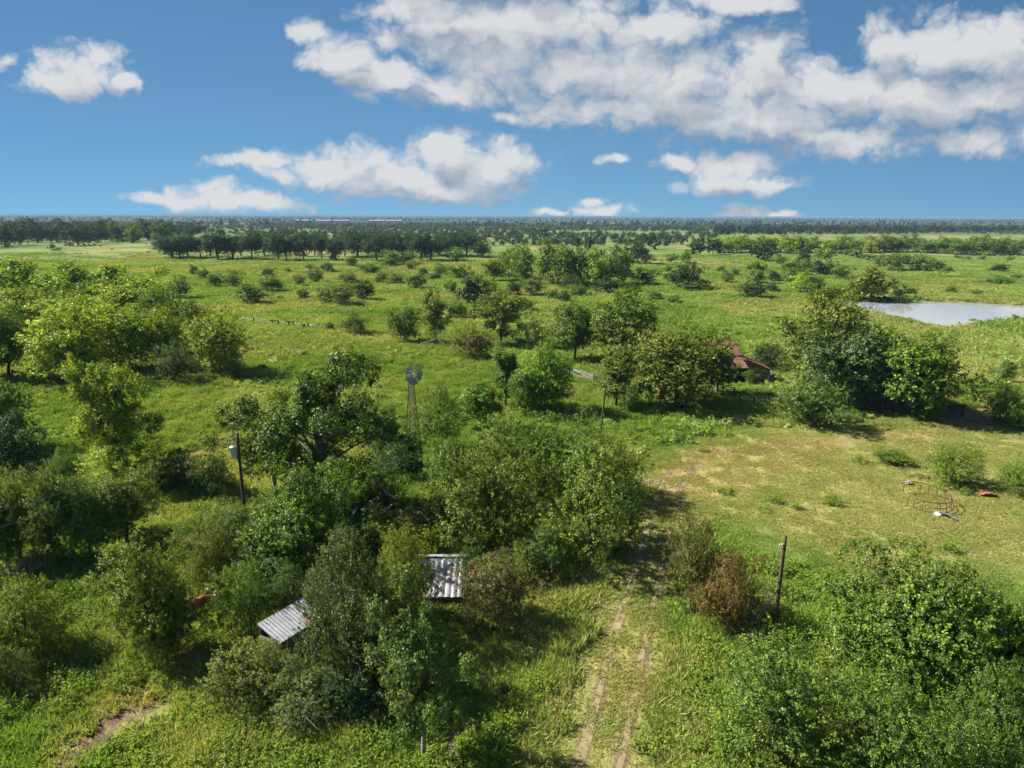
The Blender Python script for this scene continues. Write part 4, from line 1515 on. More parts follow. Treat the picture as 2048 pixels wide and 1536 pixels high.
# --- board fences
def fence(pts, hgt, nr, mat, label, name='board_fence', rw=0.14, post_mat=None, wob=0.05, cat='fence', pw=0.16, gap0=0.22, skip=()):
    W_ = [GG(*q_) for q_ in pts]
    root = empty(name, W_[0], 0, label, cat)
    o = W_[0]
    n = 0
    for i, q_ in enumerate(W_):
        lean = Vector((random.uniform(-wob, wob), random.uniform(-wob, wob), 0))
        piece('post', root, q_ - o + Vector((0, 0, -0.4)), q_ - o + lean + Vector((0, 0, hgt + 0.12)), pw, pw, post_mat or mat)
        if i:
            p_ = W_[i - 1]
            for k in range(nr):
                n += 1
                if n in skip:
                    continue
                z = gap0 + (hgt - gap0) * k / (nr - 1)
                dn = Vector((0, 0, 1))
                off = (q_ - p_).cross(dn).normalized() * (0.10 + 0.004 * (k % 2))
                piece('rail', root, p_ - o + off + Vector((0, 0, z + random.uniform(-wob, wob))), q_ - o + off + Vector((0, 0, z + random.uniform(-wob, wob))), 0.045, rw, mat)
    return root


fence([(1120, 747), (1149, 754), (1164, 759), (1187, 766), (1211, 768)], 1.45, 5, 'plank_white', 'weathered white board fence beside the bright green tree', rw=0.15, post_mat='plank_grey', skip=(8,))
fence([(1706, 822), (1728, 824.5), (1760, 827.5), (1785, 830), (1817, 832), (1849, 834.5), (1869, 836), (1897, 836), (1924, 836.5)], 1.85, 6, 'plank_dark', 'dark wooden corral fence with six rails at the gateway', skip=(14, 27, 33))
fence([(1706, 821), (1694, 812), (1682, 803)], 1.9, 6, 'plank_grey', 'weathered grey corral boards meeting the dark corral fence', rw=0.16)
fence([(1479, 811), (1507, 812), (1535, 812)], 1.55, 5, 'plank_grey', 'grey wooden gate panel standing in front of the barn', rw=0.13, post_mat='plank_dark')
fence([(1421, 784), (1445, 789), (1469, 794)], 1.5, 5, 'plank_white', 'pale rail fence slanting past the barn wall', rw=0.11, post_mat='plank_dark')
fence([(1276, 782), (1310, 784), (1345, 787), (1380, 787)], 0.85, 3, 'plank_white', 'low pale board fence under the broad tree', rw=0.13)
fence([(1896, 793), (1913, 791)], 1.5, 4, 'plank_dark', 'short dark rail fence end beyond the corral', rw=0.10, pw=0.18)
fence([(1536, 812), (1580, 818), (1630, 822), (1680, 822)], 1.6, 5, 'plank_dark', 'dark rail fence hidden behind the feathery bush', rw=0.12)

# wire fence with braces in the pasture
W_ = [GG(x, y) for x, y in ((475, 641), (491, 643), (508, 645), (526, 647), (545, 650), (556, 651.5), (578, 653), (587, 654), (603, 655.5), (617, 657), (634, 659), (652, 660))]
root = empty('wire_fence', W_[0], 0, 'old barbed wire fence with timber braces in the open pasture', 'fence')
for i, q_ in enumerate(W_):
    big = i in (2, 4, 5, 6, 7, 9)
    piece('post', root, q_ - W_[0] + Vector((0, 0, -0.4)), q_ - W_[0] + Vector((random.uniform(-.08, .08), 0, 1.5 if big else 1.3)), 0.26 if big else 0.10, 0.26 if big else 0.10, 'plank_dark')
for a, b_ in ((4, 5), (6, 7)):
    piece('brace_rail', root, W_[a] - W_[0] + Vector((-0.7, 0, 1.35)), W_[b_] - W_[0] + Vector((0.3, 0, 1.3)), 0.2, 0.24, 'plank_dark')
for z in (0.4, 0.8, 1.2):
    mb = MB()
    mb.tube([q_ - W_[0] + Vector((0, -0.06, z)) for q_ in W_], 0.012, 4)
    mb.build('strand', 'wire', root)
Bq = GG(608, 656)
mb = MB()
mb.lathe([(0.40, 0.0), (0.43, 0.03), (0.41, 0.4), (0.44, 0.43), (0.41, 0.47), (0.42, 0.95), (0.44, 0.98), (0.38, 1.0), (0.36, 0.96)], 14)
o = mb.build('barrel', 'barrel', None, True)
o.location = Bq
tag(o, 'black barrel standing at the old wire fence', 'barrel')
# fence posts by the slim tree
W_ = [GG(997, 826), GG(1031, 810), GG(1041, 808)]
root = empty('wire_fence', W_[0], 0, 'three dark fence posts with slack wire by the slim tree', 'fence')
for i, q_ in enumerate(W_):
    mb = MB()
    mb.tube([q_ - W_[0] + Vector((0, 0, -0.3)), q_ - W_[0] + Vector((0.06, 0, 1.9 - 0.4 * (i > 0)))], [0.12, 0.10], 7)
    mb.build('post', 'plank_dark', root, True)
for z in (0.5, 1.0, 1.4):
    mb = MB()
    mb.tube([q_ - W_[0] + Vector((0, 0, z)) for q_ in W_], 0.012, 4)
    mb.build('strand', 'wire', root)
# rusty gate post
Bq = GG(1272, 772)
root = empty('gate_post', Bq, 0, 'rusty pink-brown pipe gate post with crossbar', 'gate post')
mb = MB()
mb.tube([(0, 0, -0.3), (0.03, 0, 2.6)], 0.12, 8)
mb.build('post', 'rust_orange', root, True)
mb = MB()
mb.tube([(-0.3, 0, 2.2), (0.7, 0, 2.15)], 0.06, 6)
mb.build('crossbar', 'rust', root)
# orange machine under the tree
Bq = GG(1322, 812)
root = empty('farm_machine', Bq, 0.3, 'rusty orange upright farm machine with blue base under the broad tree', 'machine')
mb = MB()
mb.lathe([(0.25, 1.35), (0.55, 1.9), (0.6, 2.75), (0.5, 2.85)], 8)
mb.build('hopper', 'rust_orange', root)
mb = MB()
for a in (-1, 1):
    for c_ in (-1, 1):
        mb.beam((a * 0.5, c_ * 0.4, -0.1), (a * 0.3, c_ * 0.25, 1.6), 0.08, 0.08)
mb.beam((-0.5, 0, 1.2), (0.5, 0, 1.2), 0.5, 0.25)
mb.build('frame', 'rust_red', root)
mb = MB()
mb.lathe([(0.62, 0.0), (0.72, 0.5), (0.72, 0.75), (0.66, 0.75), (0.6, 0.2)], 10, (0.1, -0.4, 0))
mb.build('tub', 'blue_paint', root)
mb = MB()
mb.lathe([(0.1, -0.06), (0.45, -0.05), (0.48, 0), (0.45, 0.05), (0.1, 0.06)], 14, (0.75, -0.3, 0.9), 'Y')
mb.build('pulley', 'rust_red', root)
# rusty feed box in the pasture
Bq = GG(524, 738)
root = empty('feed_box', Bq, 0.2, 'rusty red feed box in the pasture', 'feed box')
for nm_, p0, p1, w_, h_ in (('side', (-0.6, -0.35, 0.45), (0.6, -0.35, 0.45), 0.03, 0.7), ('side', (-0.6, 0.35, 0.45), (0.6, 0.35, 0.45), 0.03, 0.7),
                            ('end', (-0.6, -0.33, 0.45), (-0.6, 0.33, 0.45), 0.03, 0.7), ('end', (0.6, -0.33, 0.45), (0.6, 0.33, 0.45), 0.03, 0.7), ('floor', (-0.58, 0, 0.15), (0.58, 0, 0.15), 0.66, 0.03)):
    piece(nm_, root, p0, p1, w_, h_, 'rust_red')
for a in (-1, 1):
    for c_ in (-1, 1):
        piece('leg', root, (a * 0.55, c_ * 0.3, -0.1), (a * 0.55, c_ * 0.3, 0.2), 0.07, 0.07, 'rust')

# --- broken hay ring
Bq = GG(1850, 1006)
root = empty('hay_ring', Bq, 0, 'broken rusty round hay feeder ring lying in the yard grass', 'hay ring')
RR_ = 2.1


def arc(r_, z0, a0, a1, tilt=0.0, n=26, c0=(0, 0, 0)):
    return [Vector((c0[0] + r_ * math.cos(R(a)), c0[1] + r_ * 1.25 * math.sin(R(a)), c0[2] + z0 + tilt * math.sin(R(a) * 1.0))) for a in np.linspace(a0, a1, n)]


for nm_, r_, z0, a0, a1, ti in (('rail', RR_, 1.15, -150, 20, 0.0), ('rail', RR_, 0.10, -170, 100, 0.0), ('rail', RR_ * 1.02, 1.05, 25, 125, 0.25), ('rail', RR_ * 0.98, 0.6, -120, -10, 0.0)):
    mb = MB()
    mb.tube(arc(r_, z0, a0, a1, ti), 0.045, 5)
    mb.build(nm_, 'rust', root)
for a in (-165, -150, -132, -96, -80, -50, -12, 8, 30, 48, 66, 110):
    c_, s_ = math.cos(R(a)), math.sin(R(a)) * 1.25
    mb = MB()
    mb.tube([(RR_ * c_, RR_ * s_, -0.05), (RR_ * c_ * 1.10, RR_ * s_ * 1.10, 0.45), (RR_ * c_ * 1.08, RR_ * s_ * 1.08, 0.85), (RR_ * c_ * 0.97, RR_ * s_ * 0.97, 1.2)], 0.038, 5)
    mb.build('bar', 'rust', root)
Bq = GG(1887, 1032)
mb = MB()


def bent_sheet(w, l, arch, n=8, th_=0.015):
    mb = MB()
    vs, fs = [], []
    for i in range(n + 1):
        f = i / n - 0.5
        for e in (0, 1):
            x_, y_, z_ = f * l, (e - 0.5) * w, arch * (0.25 - f * f) * 4 + 0.06 * math.sin(i * 2.1 + e)
            vs += [(x_, y_, z_), (x_, y_, z_ - th_)]
    for i in range(n):
        o_ = i * 4
        fs += [(o_, o_ + 4, o_ + 6, o_ + 2), (o_ + 1, o_ + 3, o_ + 7, o_ + 5), (o_, o_ + 1, o_ + 5, o_ + 4), (o_ + 2, o_ + 6, o_ + 7, o_ + 3)]
    fs += [(0, 2, 3, 1), (n * 4, n * 4 + 1, n * 4 + 3, n * 4 + 2)]
    mb.add(vs, fs)
    return mb


o = bent_sheet(0.75, 1.9, 0.12).build('metal_sheet', 'metal_white')
o.location = GG(1898, 1036) + Vector((0, 0, 0.22))
o.rotation_euler = (R(-16), R(8), R(-62))
tag(o, 'loose pale grey metal sheet leaning beside the broken hay ring', 'metal sheet')
o = bent_sheet(0.6, 0.9, 0.15).build('metal_sheet', 'metal_white')
o.location = GG(1878, 1030) + Vector((0, 0, 0.12))
o.rotation_euler = (R(10), R(-8), R(10))
tag(o, 'crumpled small metal scrap next to the loose pale sheet', 'metal scrap')
o = bent_sheet(0.5, 0.75, 0.2).build('metal_sheet', 'metal_white')
o.location = GG(1818, 968) + Vector((0, 0, 0.18))
o.rotation_euler = (R(8), R(-14), R(-20))
tag(o, 'white crumpled scrap lying behind the broken hay ring', 'metal scrap')
o = bent_sheet(0.55, 0.8, 0.12).build('metal_sheet', 'metal_white')
o.location = GG(1876, 1137) + Vector((0, 0, 0.12))
o.rotation_euler = (R(5), R(8), R(15))
tag(o, 'small white scrap lying in open yard grass near the feathery tree', 'metal scrap')
o = bent_sheet(1.0, 1.9, 0.42, 12).build('rusty_sheet', 'rust_orange')
o.location = GG(1976, 990) + Vector((0, 0, 0.05))
o.rotation_euler = (R(-6), 0, R(-14))
tag(o, 'rusty orange curved tank sheet lying on the grass', 'metal sheet')

# --- old tractor
Bq = GG(416, 1222)
root = empty('tractor', Bq, R(52), 'rusty red old tractor with tan wheel half hidden in bushes', 'tractor')
mb = MB()
prof = [(-1.5, 0.62, 0.95, .20), (-1.45, 0.60, 1.30, .26), (-0.2, 0.58, 1.36, .27), (0.0, 0.55, 1.22, .24), (0.9, 0.5, 1.0, .25)]
vs, fs = [], []
for x_, z0, z1, w_ in prof:
    for a in range(10):
        t_ = 2 * math.pi * a / 10
        cy_, sy_ = math.cos(t_), math.sin(t_)
        vs.append((x_, w_ * math.copysign(abs(cy_) ** 0.6, cy_), (z0 + z1) / 2 + (z1 - z0) / 2 * math.copysign(abs(sy_) ** 0.6, sy_)))
for i in range(len(prof) - 1):
    for a in range(10):
        fs.append((i * 10 + a, i * 10 + (a + 1) % 10, (i + 1) * 10 + (a + 1) % 10, (i + 1) * 10 + a))
fs += [tuple(range(10))[::-1], tuple(range(len(prof) * 10 - 10, len(prof) * 10))]
mb.add(vs, fs)
mb.build('hood', 'rust_red', root)


def wheel_part(x_, y_, r_, w_, mat_t, mat_r):
    mb = MB()
    mb.lathe([(r_ * 0.68, -w_ / 2), (r_ * 0.95, -w_ / 2), (r_, -w_ / 4), (r_, w_ / 4), (r_ * 0.95, w_ / 2), (r_ * 0.68, w_ / 2)], 20, (0, 0, 0), 'Y')
    o_ = mb.build('wheel', mat_t, root)
    o_.location = (x_, y_, r_ - 0.03)
    mb = MB()
    mb.lathe([(0.05, -w_ / 2 - 0.02), (r_ * 0.25, -w_ / 2 - 0.02), (r_ * 0.7, -w_ / 3), (r_ * 0.7, w_ / 3), (r_ * 0.25, w_ / 2 + 0.02), (0.05, w_ / 2 + 0.02)], 20, (0, 0, 0), 'Y')
    mb.build('rim', mat_r, o_)


for s_ in (-1, 1):
    wheel_part(0.75, s_ * 0.72, 0.66, 0.28, 'tyre', 'rust_red')
wheel_part(-1.35, 0.55, 0.40, 0.14, 'tan_paint', 'tan_paint')
wheel_part(-1.35, -0.55, 0.40, 0.14, 'tan_paint', 'tan_paint')
mb = MB()
mb.tube([(-1.35, -0.6, 0.4), (-1.35, 0.6, 0.4)], 0.05, 6)
mb.tube([(0.75, -0.8, 0.63), (0.75, 0.8, 0.63)], 0.07, 6)
mb.build('axle', 'rust', root)
mb = MB()
mb.lathe([(0.05, 0), (0.2, 0.02), (0.24, 0.08), (0.22, 0.05)], 12, (0.75, 0, 1.15))
mb.tube([(0.6, 0, 0.8), (0.75, 0, 1.16)], 0.03, 6)
mb.build('seat', 'tan_paint', root)
mb = MB()
mb.tube([(0.1, 0, 1.1), (0.4, 0, 1.5)], 0.025, 6)
mb.tube([Vector((0.4 + 0.10 * math.cos(a), 0.2 * math.sin(a), 1.5 - 0.14 * math.cos(a))) for a in np.linspace(0, 2 * math.pi, 17)], 0.016, 5, caps=False)
mb.build('steering_wheel', 'rust', root)
for s_ in (-1, 1):
    piece('fender', root, (0.2, s_ * 0.6, 1.36), (1.2, s_ * 0.6, 1.30), 0.3, 0.03, 'tan_paint')
piece('side_bar', root, (-1.4, -0.42, 0.75), (0.6, -0.42, 0.72), 0.05, 0.05, 'metal_white')

# --- old house under the thicket
hc = GG(800, 1205)
house = empty('house', hc, 0, 'abandoned house with white standing-seam metal roof swallowed by bushes', 'house')


def HL(x, y, z):
    return Vector((x, y, z)) - hc


yR = G(900, 1190).y + 1.0
rr0 = PY(930, 1113, yR)          # the ridge end that still shows
zrd = rr0.z
x1, x0 = rr0.x, rr0.x - 5.6
yE = yR - 3.0
zE = zrd - 1.7
roof_slope(house, HL(x0, yR, zrd), HL(x1, yR, zrd), HL(x1 - 0.05, yE, zE), HL(x0, yE, zE), 0.46, 'metal_white', 1, 0.05)
roof_slope(house, HL(x0, yR + 0.03, zrd), HL(x1, yR + 0.03, zrd), HL(x1, yR + 3.0, zE), HL(x0, yR + 3.0, zE), 0.46, 'metal_white', 1, 0.05)
piece('ridge_cap', house, HL(x0 - 0.05, yR, zrd + 0.06), HL(x1 + 0.05, yR, zrd + 0.06), 0.36, 0.05, 'metal_white')
piece('fascia', house, HL(x1 + 0.03, yR, zrd - 0.08), HL(x1 + 0.03, yE, zE - 0.08), 0.04, 0.2, 'plank_white')
piece('fascia', house, HL(x1 + 0.03, yR, zrd - 0.08), HL(x1 + 0.03, yR + 3.0, zE - 0.08), 0.04, 0.2, 'plank_white')
for i in range(13):
    z = 0.15 + i * 0.2
    if z > zE - 0.05:
        break
    piece('siding', house, HL(x0 + 0.3, yE + 0.4, z), HL(x1 - 0.3, yE + 0.4, z), 0.03, 0.205, 'plank_white')
    piece('siding', house, HL(x1 - 0.3, yE + 0.42, z), HL(x1 - 0.3, yR + 2.6, z), 0.03, 0.205, 'plank_white')
    piece('siding', house, HL(x0 + 0.3, yE + 0.42, z), HL(x0 + 0.3, yR + 2.6, z), 0.03, 0.205, 'plank_grey')
    piece('siding', house, HL(x0 + 0.3, yR + 2.6, z), HL(x1 - 0.3, yR + 2.6, z), 0.03, 0.205, 'plank_grey')
for sx_ in (x1 - 0.33, x0 + 0.33):
    mb = MB()
    mb.add([HL(sx_, yE + 0.4, zE - 0.02), HL(sx_, yR + 2.6, zE - 0.02), HL(sx_, yR, zrd - 0.15), HL(sx_ - 0.04, yE + 0.4, zE - 0.02), HL(sx_ - 0.04, yR + 2.6, zE - 0.02), HL(sx_ - 0.04, yR, zrd - 0.15)],
           [(0, 1, 2), (5, 4, 3), (0, 3, 4, 1), (1, 4, 5, 2), (2, 5, 3, 0)])
    mb.build('gable', 'plank_grey', house)
# lean shed with white metal roof, set slantwise
sa, sb = G(556, 1286, 2.45), G(676, 1212, 2.45)
sa.z = sb.z = 0.0
axis = (sb - sa)
axis.z = 0
al = axis.normalized()
pr = Vector((-al.y, al.x, 0))
sh = empty('shed', sa, 0, 'low shed with white metal roof slanting out of the thicket', 'shed')
Ls = 7.0
zt_, zb_ = 3.1, 2.45
wS = 1.9
for i in range(int(Ls / 0.5)):
    p0, p1 = al * (i * 0.5), al * (i * 0.5 + 0.51)
    up = Vector((0, 0, 0.003 * (i % 2)))
    sheet(sh, p0 + pr * wS + Vector((0, 0, zt_)) + up, p1 + pr * wS + Vector((0, 0, zt_)) + up, p1 - pr * 0.15 + Vector((0, 0, zb_)) + up, p0 - pr * 0.15 + Vector((0, 0, zb_)) + up, 'metal_white', 2, 0.035)
for i in range(11):
    z = 0.12 + i * 0.21
    piece('siding', sh, al * 0.1 + Vector((0, 0, z)), al * (Ls - 0.1) + Vector((0, 0, z)), 0.03, 0.215, 'plank_grey')
    piece('siding', sh, al * 0.1 + pr * 0.02 + Vector((0, 0, z)), al * 0.1 + pr * (wS - 0.1) + Vector((0, 0, z)), 0.03, 0.215, 'plank_grey')
    piece('siding', sh, al * (Ls - 0.1) + pr * 0.02 + Vector((0, 0, z)), al * (Ls - 0.1) + pr * (wS - 0.1) + Vector((0, 0, z)), 0.03, 0.215, 'plank_grey')
for i in range(14):
    z = 0.12 + i * 0.21
    piece('siding', sh, al * 0.1 + pr * (wS - 0.1) + Vector((0, 0, z)), al * (Ls - 0.1) + pr * (wS - 0.1) + Vector((0, 0, z)), 0.03, 0.215, 'plank_grey')
# back shed with white edged flat roof
yS = G(690, 1110).y
c1 = PY(703, 1033, yS)
bs = empty('back_shed', Vector((c1.x, yS, H(c1.x, yS))), 0, 'small shed with white roof edge and grey board side behind the house', 'shed')
zS = c1.z
for i in range(7):
    piece('roof_board', bs, Vector((-2.6, 0.05 + 0.3 * i, zS - bs.location.z - 0.03)), Vector((0.0, 0.05 + 0.3 * i, zS - bs.location.z - 0.03)), 0.29, 0.04, 'plank_dark')
piece('fascia', bs, (-2.7, -0.12, zS - bs.location.z), (0.05, -0.12, zS - bs.location.z), 0.05, 0.14, 'plank_white')
piece('fascia', bs, (0.05, -0.12, zS - bs.location.z), (0.05, 2.2, zS - bs.location.z), 0.05, 0.14, 'plank_white')
for i in range(9):
    y_ = 0.0 - 0.24 * i
    mb = MB()
    mb.beam((-0.03 - 0.10 * i, -0.2 + y_ * 0.55, -0.1), (-0.03 - 0.10 * i, -0.2 + y_ * 0.55, zS - bs.location.z - 0.12 - 0.12 * i), 0.12, 0.03, up=(1, 0.45, 0))
    mb.build('wall_board', 'metal_white' if i < 7 else 'plank_grey', bs)
for x_, y_ in ((-2.6, 0.1), (0.0, 0.1), (-2.6, 2.0), (0.0, 2.0)):
    piece('post', bs, (x_, y_, -0.3), (x_, y_, zS - bs.location.z - 0.05), 0.1, 0.1, 'plank_grey')

# broken trunk
a, b_ = GG(812, 1035), PY(748, 955, GG(748, 1045).y)
root = empty('broken_snag', a, 0, 'broken pale tree trunk leaning down into the thicket', 'tree trunk')
mb = MB()
d = b_ - a
pts = [d * f + Vector((0.12 * math.sin(f * 7), 0, 0.15 * math.sin(f * 5) - (0.2 if f == 0 else 0))) for f in np.linspace(0, 1, 9)]
mb.tube(pts, [0.30, 0.28, 0.27, 0.30, 0.25, 0.22, 0.24, 0.19, 0.16], 9)
mb.build('stem', 'bark_pale', root, True)
for k in (3, 5, 6):
    mb = MB()
    branching(mb, pts[k], Vector((random.uniform(-.8, .2), -0.3, random.uniform(-0.9, -0.2))).normalized(), 1.5, 0.09, 3, np.random.default_rng(k), 6)
    mb.build('limb', 'bark_pale', root)
Bq = GG(872, 695)
root = empty('fallen_limb', Bq, 0, 'pale split dead limb propped under the sparse tree', 'dead limb')
for dx, dy, dz in ((-4.5, 0.5, -1.6), (3.0, -1.0, -1.5), (0.2, 0.3, 3.0)):
    mb = MB()
    mb.tube([(0, 0, 1.8), (dx * .5, dy * .5, 1.8 + dz * .45), (dx, dy, 1.8 + dz)], [0.16, 0.12, 0.05], 6)
    mb.build('limb', 'bark_pale', root)

# dish, stake, pale plant
Bq = GG(1056, 1112)
root = empty('dish', Bq, 0, 'pale round dish half hidden in brush by the big leafy tree', 'dish')
mb = MB()
mb.lathe([(0.04, 0.0), (0.3, 0.04), (0.5, 0.12), (0.62, 0.22), (0.62, 0.20), (0.5, 0.10), (0.3, 0.02), (0.04, -0.02)], 20)
o = mb.build('reflector', 'metal_white', root, True)
o.location = (0, 0, 0.8)
o.rotation_euler = (R(52), 0, R(18))
mb = MB()
mb.tube([(0, 0.1, -0.2), (0, 0.05, 0.82)], 0.04, 6)
mb.build('mast', 'metal_grey', root)
mb = MB()
mb.tube([(0, 0, -0.2), (0.05, 0, 0.9)], 0.035, 6)
o = mb.build('stake', 'plank_white')
o.location = GG(1478, 1312)
tag(o, 'white stake standing in grass above the wide bush', 'stake')
plant(1010, 1128, 1098, 28, 'b', 'pl', 'pale blue-green leafy plant beside the brown flowering shrub', 'plant', None, 'plant')


# flowers on the two shrubs: each bloom cluster a thing one can count
def blooms(spots, col, name, shrub):
    simple('petal_' + name, col, 0.7, 0.3, 9.0)
    r = np.random.default_rng(5)
    root = next(o_ for o_ in COL.objects if o_.get('label', '').startswith(shrub))
    inv = (Matrix.Translation(root.location) @ root.rotation_euler.to_matrix().to_4x4()).inverted()
    for px, py, Y in spots:
        c_ = PY(px, py, Y)
        n = 90
        P = r.normal(0, 0.12, (n, 3)) * np.array([1, 1, 1.5])
        V, Q = leaf_quads(P, r.normal(size=(n, 3)) + np.array([0, -0.3, 0.6]), np.full(n, 0.075), 0.9, r)
        o = bpy.data.objects.new('flower', np_mesh('flower', V, Q, None, ['petal_' + name]))
        COL.objects.link(o)
        o.parent = root
        o.matrix_local = inv @ Matrix.Translation(c_)


y1, y2 = GG(870, 1085).y, GG(1000, 1225).y
blooms([(780, 1032, y1 - .2), (790, 1037, y1 - .4), (822, 1036, y1 - .3), (840, 1070, y1 - 1.4), (856, 1084, y1 - 2.0), (924, 1081, y1 - 1.8), (925, 1112, y1 - 2.8)], (0.62, 0.06, 0.12), 'rose', 'low rose-flowered shrub')
blooms([(948, 1145, y2 - .5), (998, 1160, y2 - 1.4), (1020, 1155, y2 - 1.2)], (0.45, 0.09, 0.06), 'coral', 'brown-leaved flowering shrub')


# --- cattle
def cow_mesh():
    me = bpy.data.meshes.new('cow_skin')
    J = [(0, 0, 1.05), (0.55, 0, 1.08), (0.95, 0, 1.15), (1.25, 0, 1.05), (1.55, 0, 0.85), (-0.55, 0, 1.08), (-0.80, 0, 1.0),
         (0.62, 0.2, 0.62), (0.62, 0.2, 0.30), (0.66, 0.2, 0.02), (0.62, -0.2, 0.62), (0.62, -0.2, 0.30), (0.66, -0.2, 0.02),
         (-0.66, 0.2, 0.68), (-0.78, 0.2, 0.36), (-0.72, 0.2, 0.02), (-0.66, -0.2, 0.68), (-0.78, -0.2, 0.36), (-0.72, -0.2, 0.02), (-0.92, 0, 0.55)]
    E = [(0, 1), (1, 2), (2, 3), (3, 4), (0, 5), (5, 6), (1, 7), (7, 8), (8, 9), (1, 10), (10, 11), (11, 12), (5, 13), (13, 14), (14, 15), (5, 16), (16, 17), (17, 18), (6, 19)]
    Rr = [.38, .34, .2, .17, .10, .34, .15, .13, .075, .07, .13, .075, .07, .16, .08, .07, .16, .08, .07, .03]
    me.from_pydata(J, E, [])
    o = bpy.data.objects.new('cow_tmp', me)
    COL.objects.link(o)
    md = o.modifiers.new('s', 'SKIN')
    for v, r_ in zip(me.skin_vertices[0].data, Rr):
        v.radius = (r_, r_)
    me.skin_vertices[0].data[0].use_root = True
    o.modifiers.new('u', 'SUBSURF').levels = 1
    dg = bpy.context.evaluated_depsgraph_get()
    res = bpy.data.meshes.new_from_object(o.evaluated_get(dg))
    bpy.data.objects.remove(o)
    res.materials.clear()
    res.materials.append(MATS['cow_black'])
    res.name = 'cow'
    return res


cw = cow_mesh()
for px, py, a in ((201, 494, 20), (225, 500, 190), (293, 489, 160), (296, 506, 10), (170, 490, 90)):
    o = bpy.data.objects.new('cow', cw)
    COL.objects.link(o)
    o.location = GG(px, py)
    o.rotation_euler = (0, 0, R(a))
    tag(o, 'black cow grazing on the open field before the far wood', 'cow', 'grazing cattle')
for px, py, a in ((1728, 600.5, 15), (1745, 598.5, 170), (1757, 599.5, 200), (1768, 599, 40), (1778, 600, 120)):
    o = bpy.data.objects.new('cow', cw)
    COL.objects.link(o)
    q_ = GG(px, py)
    o.location = (q_.x, q_.y, max(q_.z, WATER_Z - 0.2))
    o.rotation_euler = (0, 0, R(a))
    tag(o, 'black cow resting in the shade of the tree on the pond bank', 'cow', 'cattle at the pond')


# --- long pale sheds far away
def long_shed(px0, px1, py, hgt, label, group):
    a, b_ = G(px0, py), G(px1, py)
    root = empty('long_shed', a, 0, label, 'shed', group)
    v = b_ - a
    dp = Vector((0, 26, 0))
    mb = MB()
    base = [Vector((0, 0, -1)), v + Vector((0, 0, -1)), v + dp + Vector((0, 0, -1)), dp + Vector((0, 0, -1))]
    tp_ = [q_ + Vector((0, 0, 1 + hgt)) for q_ in base]
    mb.add(base + tp_, [(0, 1, 5, 4), (1, 2, 6, 5), (2, 3, 7, 6), (3, 0, 4, 7)])
    mb.build('wall', 'far_wall', root)
    mb = MB()
    rz_ = Vector((0, 0, hgt * 1.9))
    e0 = Vector((0, -1.5, 0))
    mb.add([tp_[0] + e0, tp_[1] + e0, v + dp / 2 + rz_, dp / 2 + rz_, tp_[3] - e0, tp_[2] - e0], [(0, 1, 2, 3), (3, 2, 5, 4), (0, 3, 4), (1, 5, 2)])
    mb.build('roof', 'far_white', root)


for x0_, x1_, y_ in ((632, 662, 444.5), (666, 698, 444.3), (592, 624, 443.6), (738, 768, 444.6), (772, 804, 444.4)):
    long_shed(x0_, x1_, y_, 5.0, 'long pale farm shed on the hazy horizon plain', 'far long sheds')
for x0_, x1_, y_ in ((944, 957, 440.3), (1172, 1186, 449.5), (1222, 1236, 450.0), (1550, 1558, 449.0)):
    long_shed(x0_, x1_, y_, 3.2, 'tiny pale farm building far beyond the scrub', 'far farm buildings')


# ------------------------------------------------------------------ stuff: grass, weeds, far scrub and woods
def proto_obj(name, me):
    return bpy.data.objects.new(name, me)          # not linked to the scene: only instanced


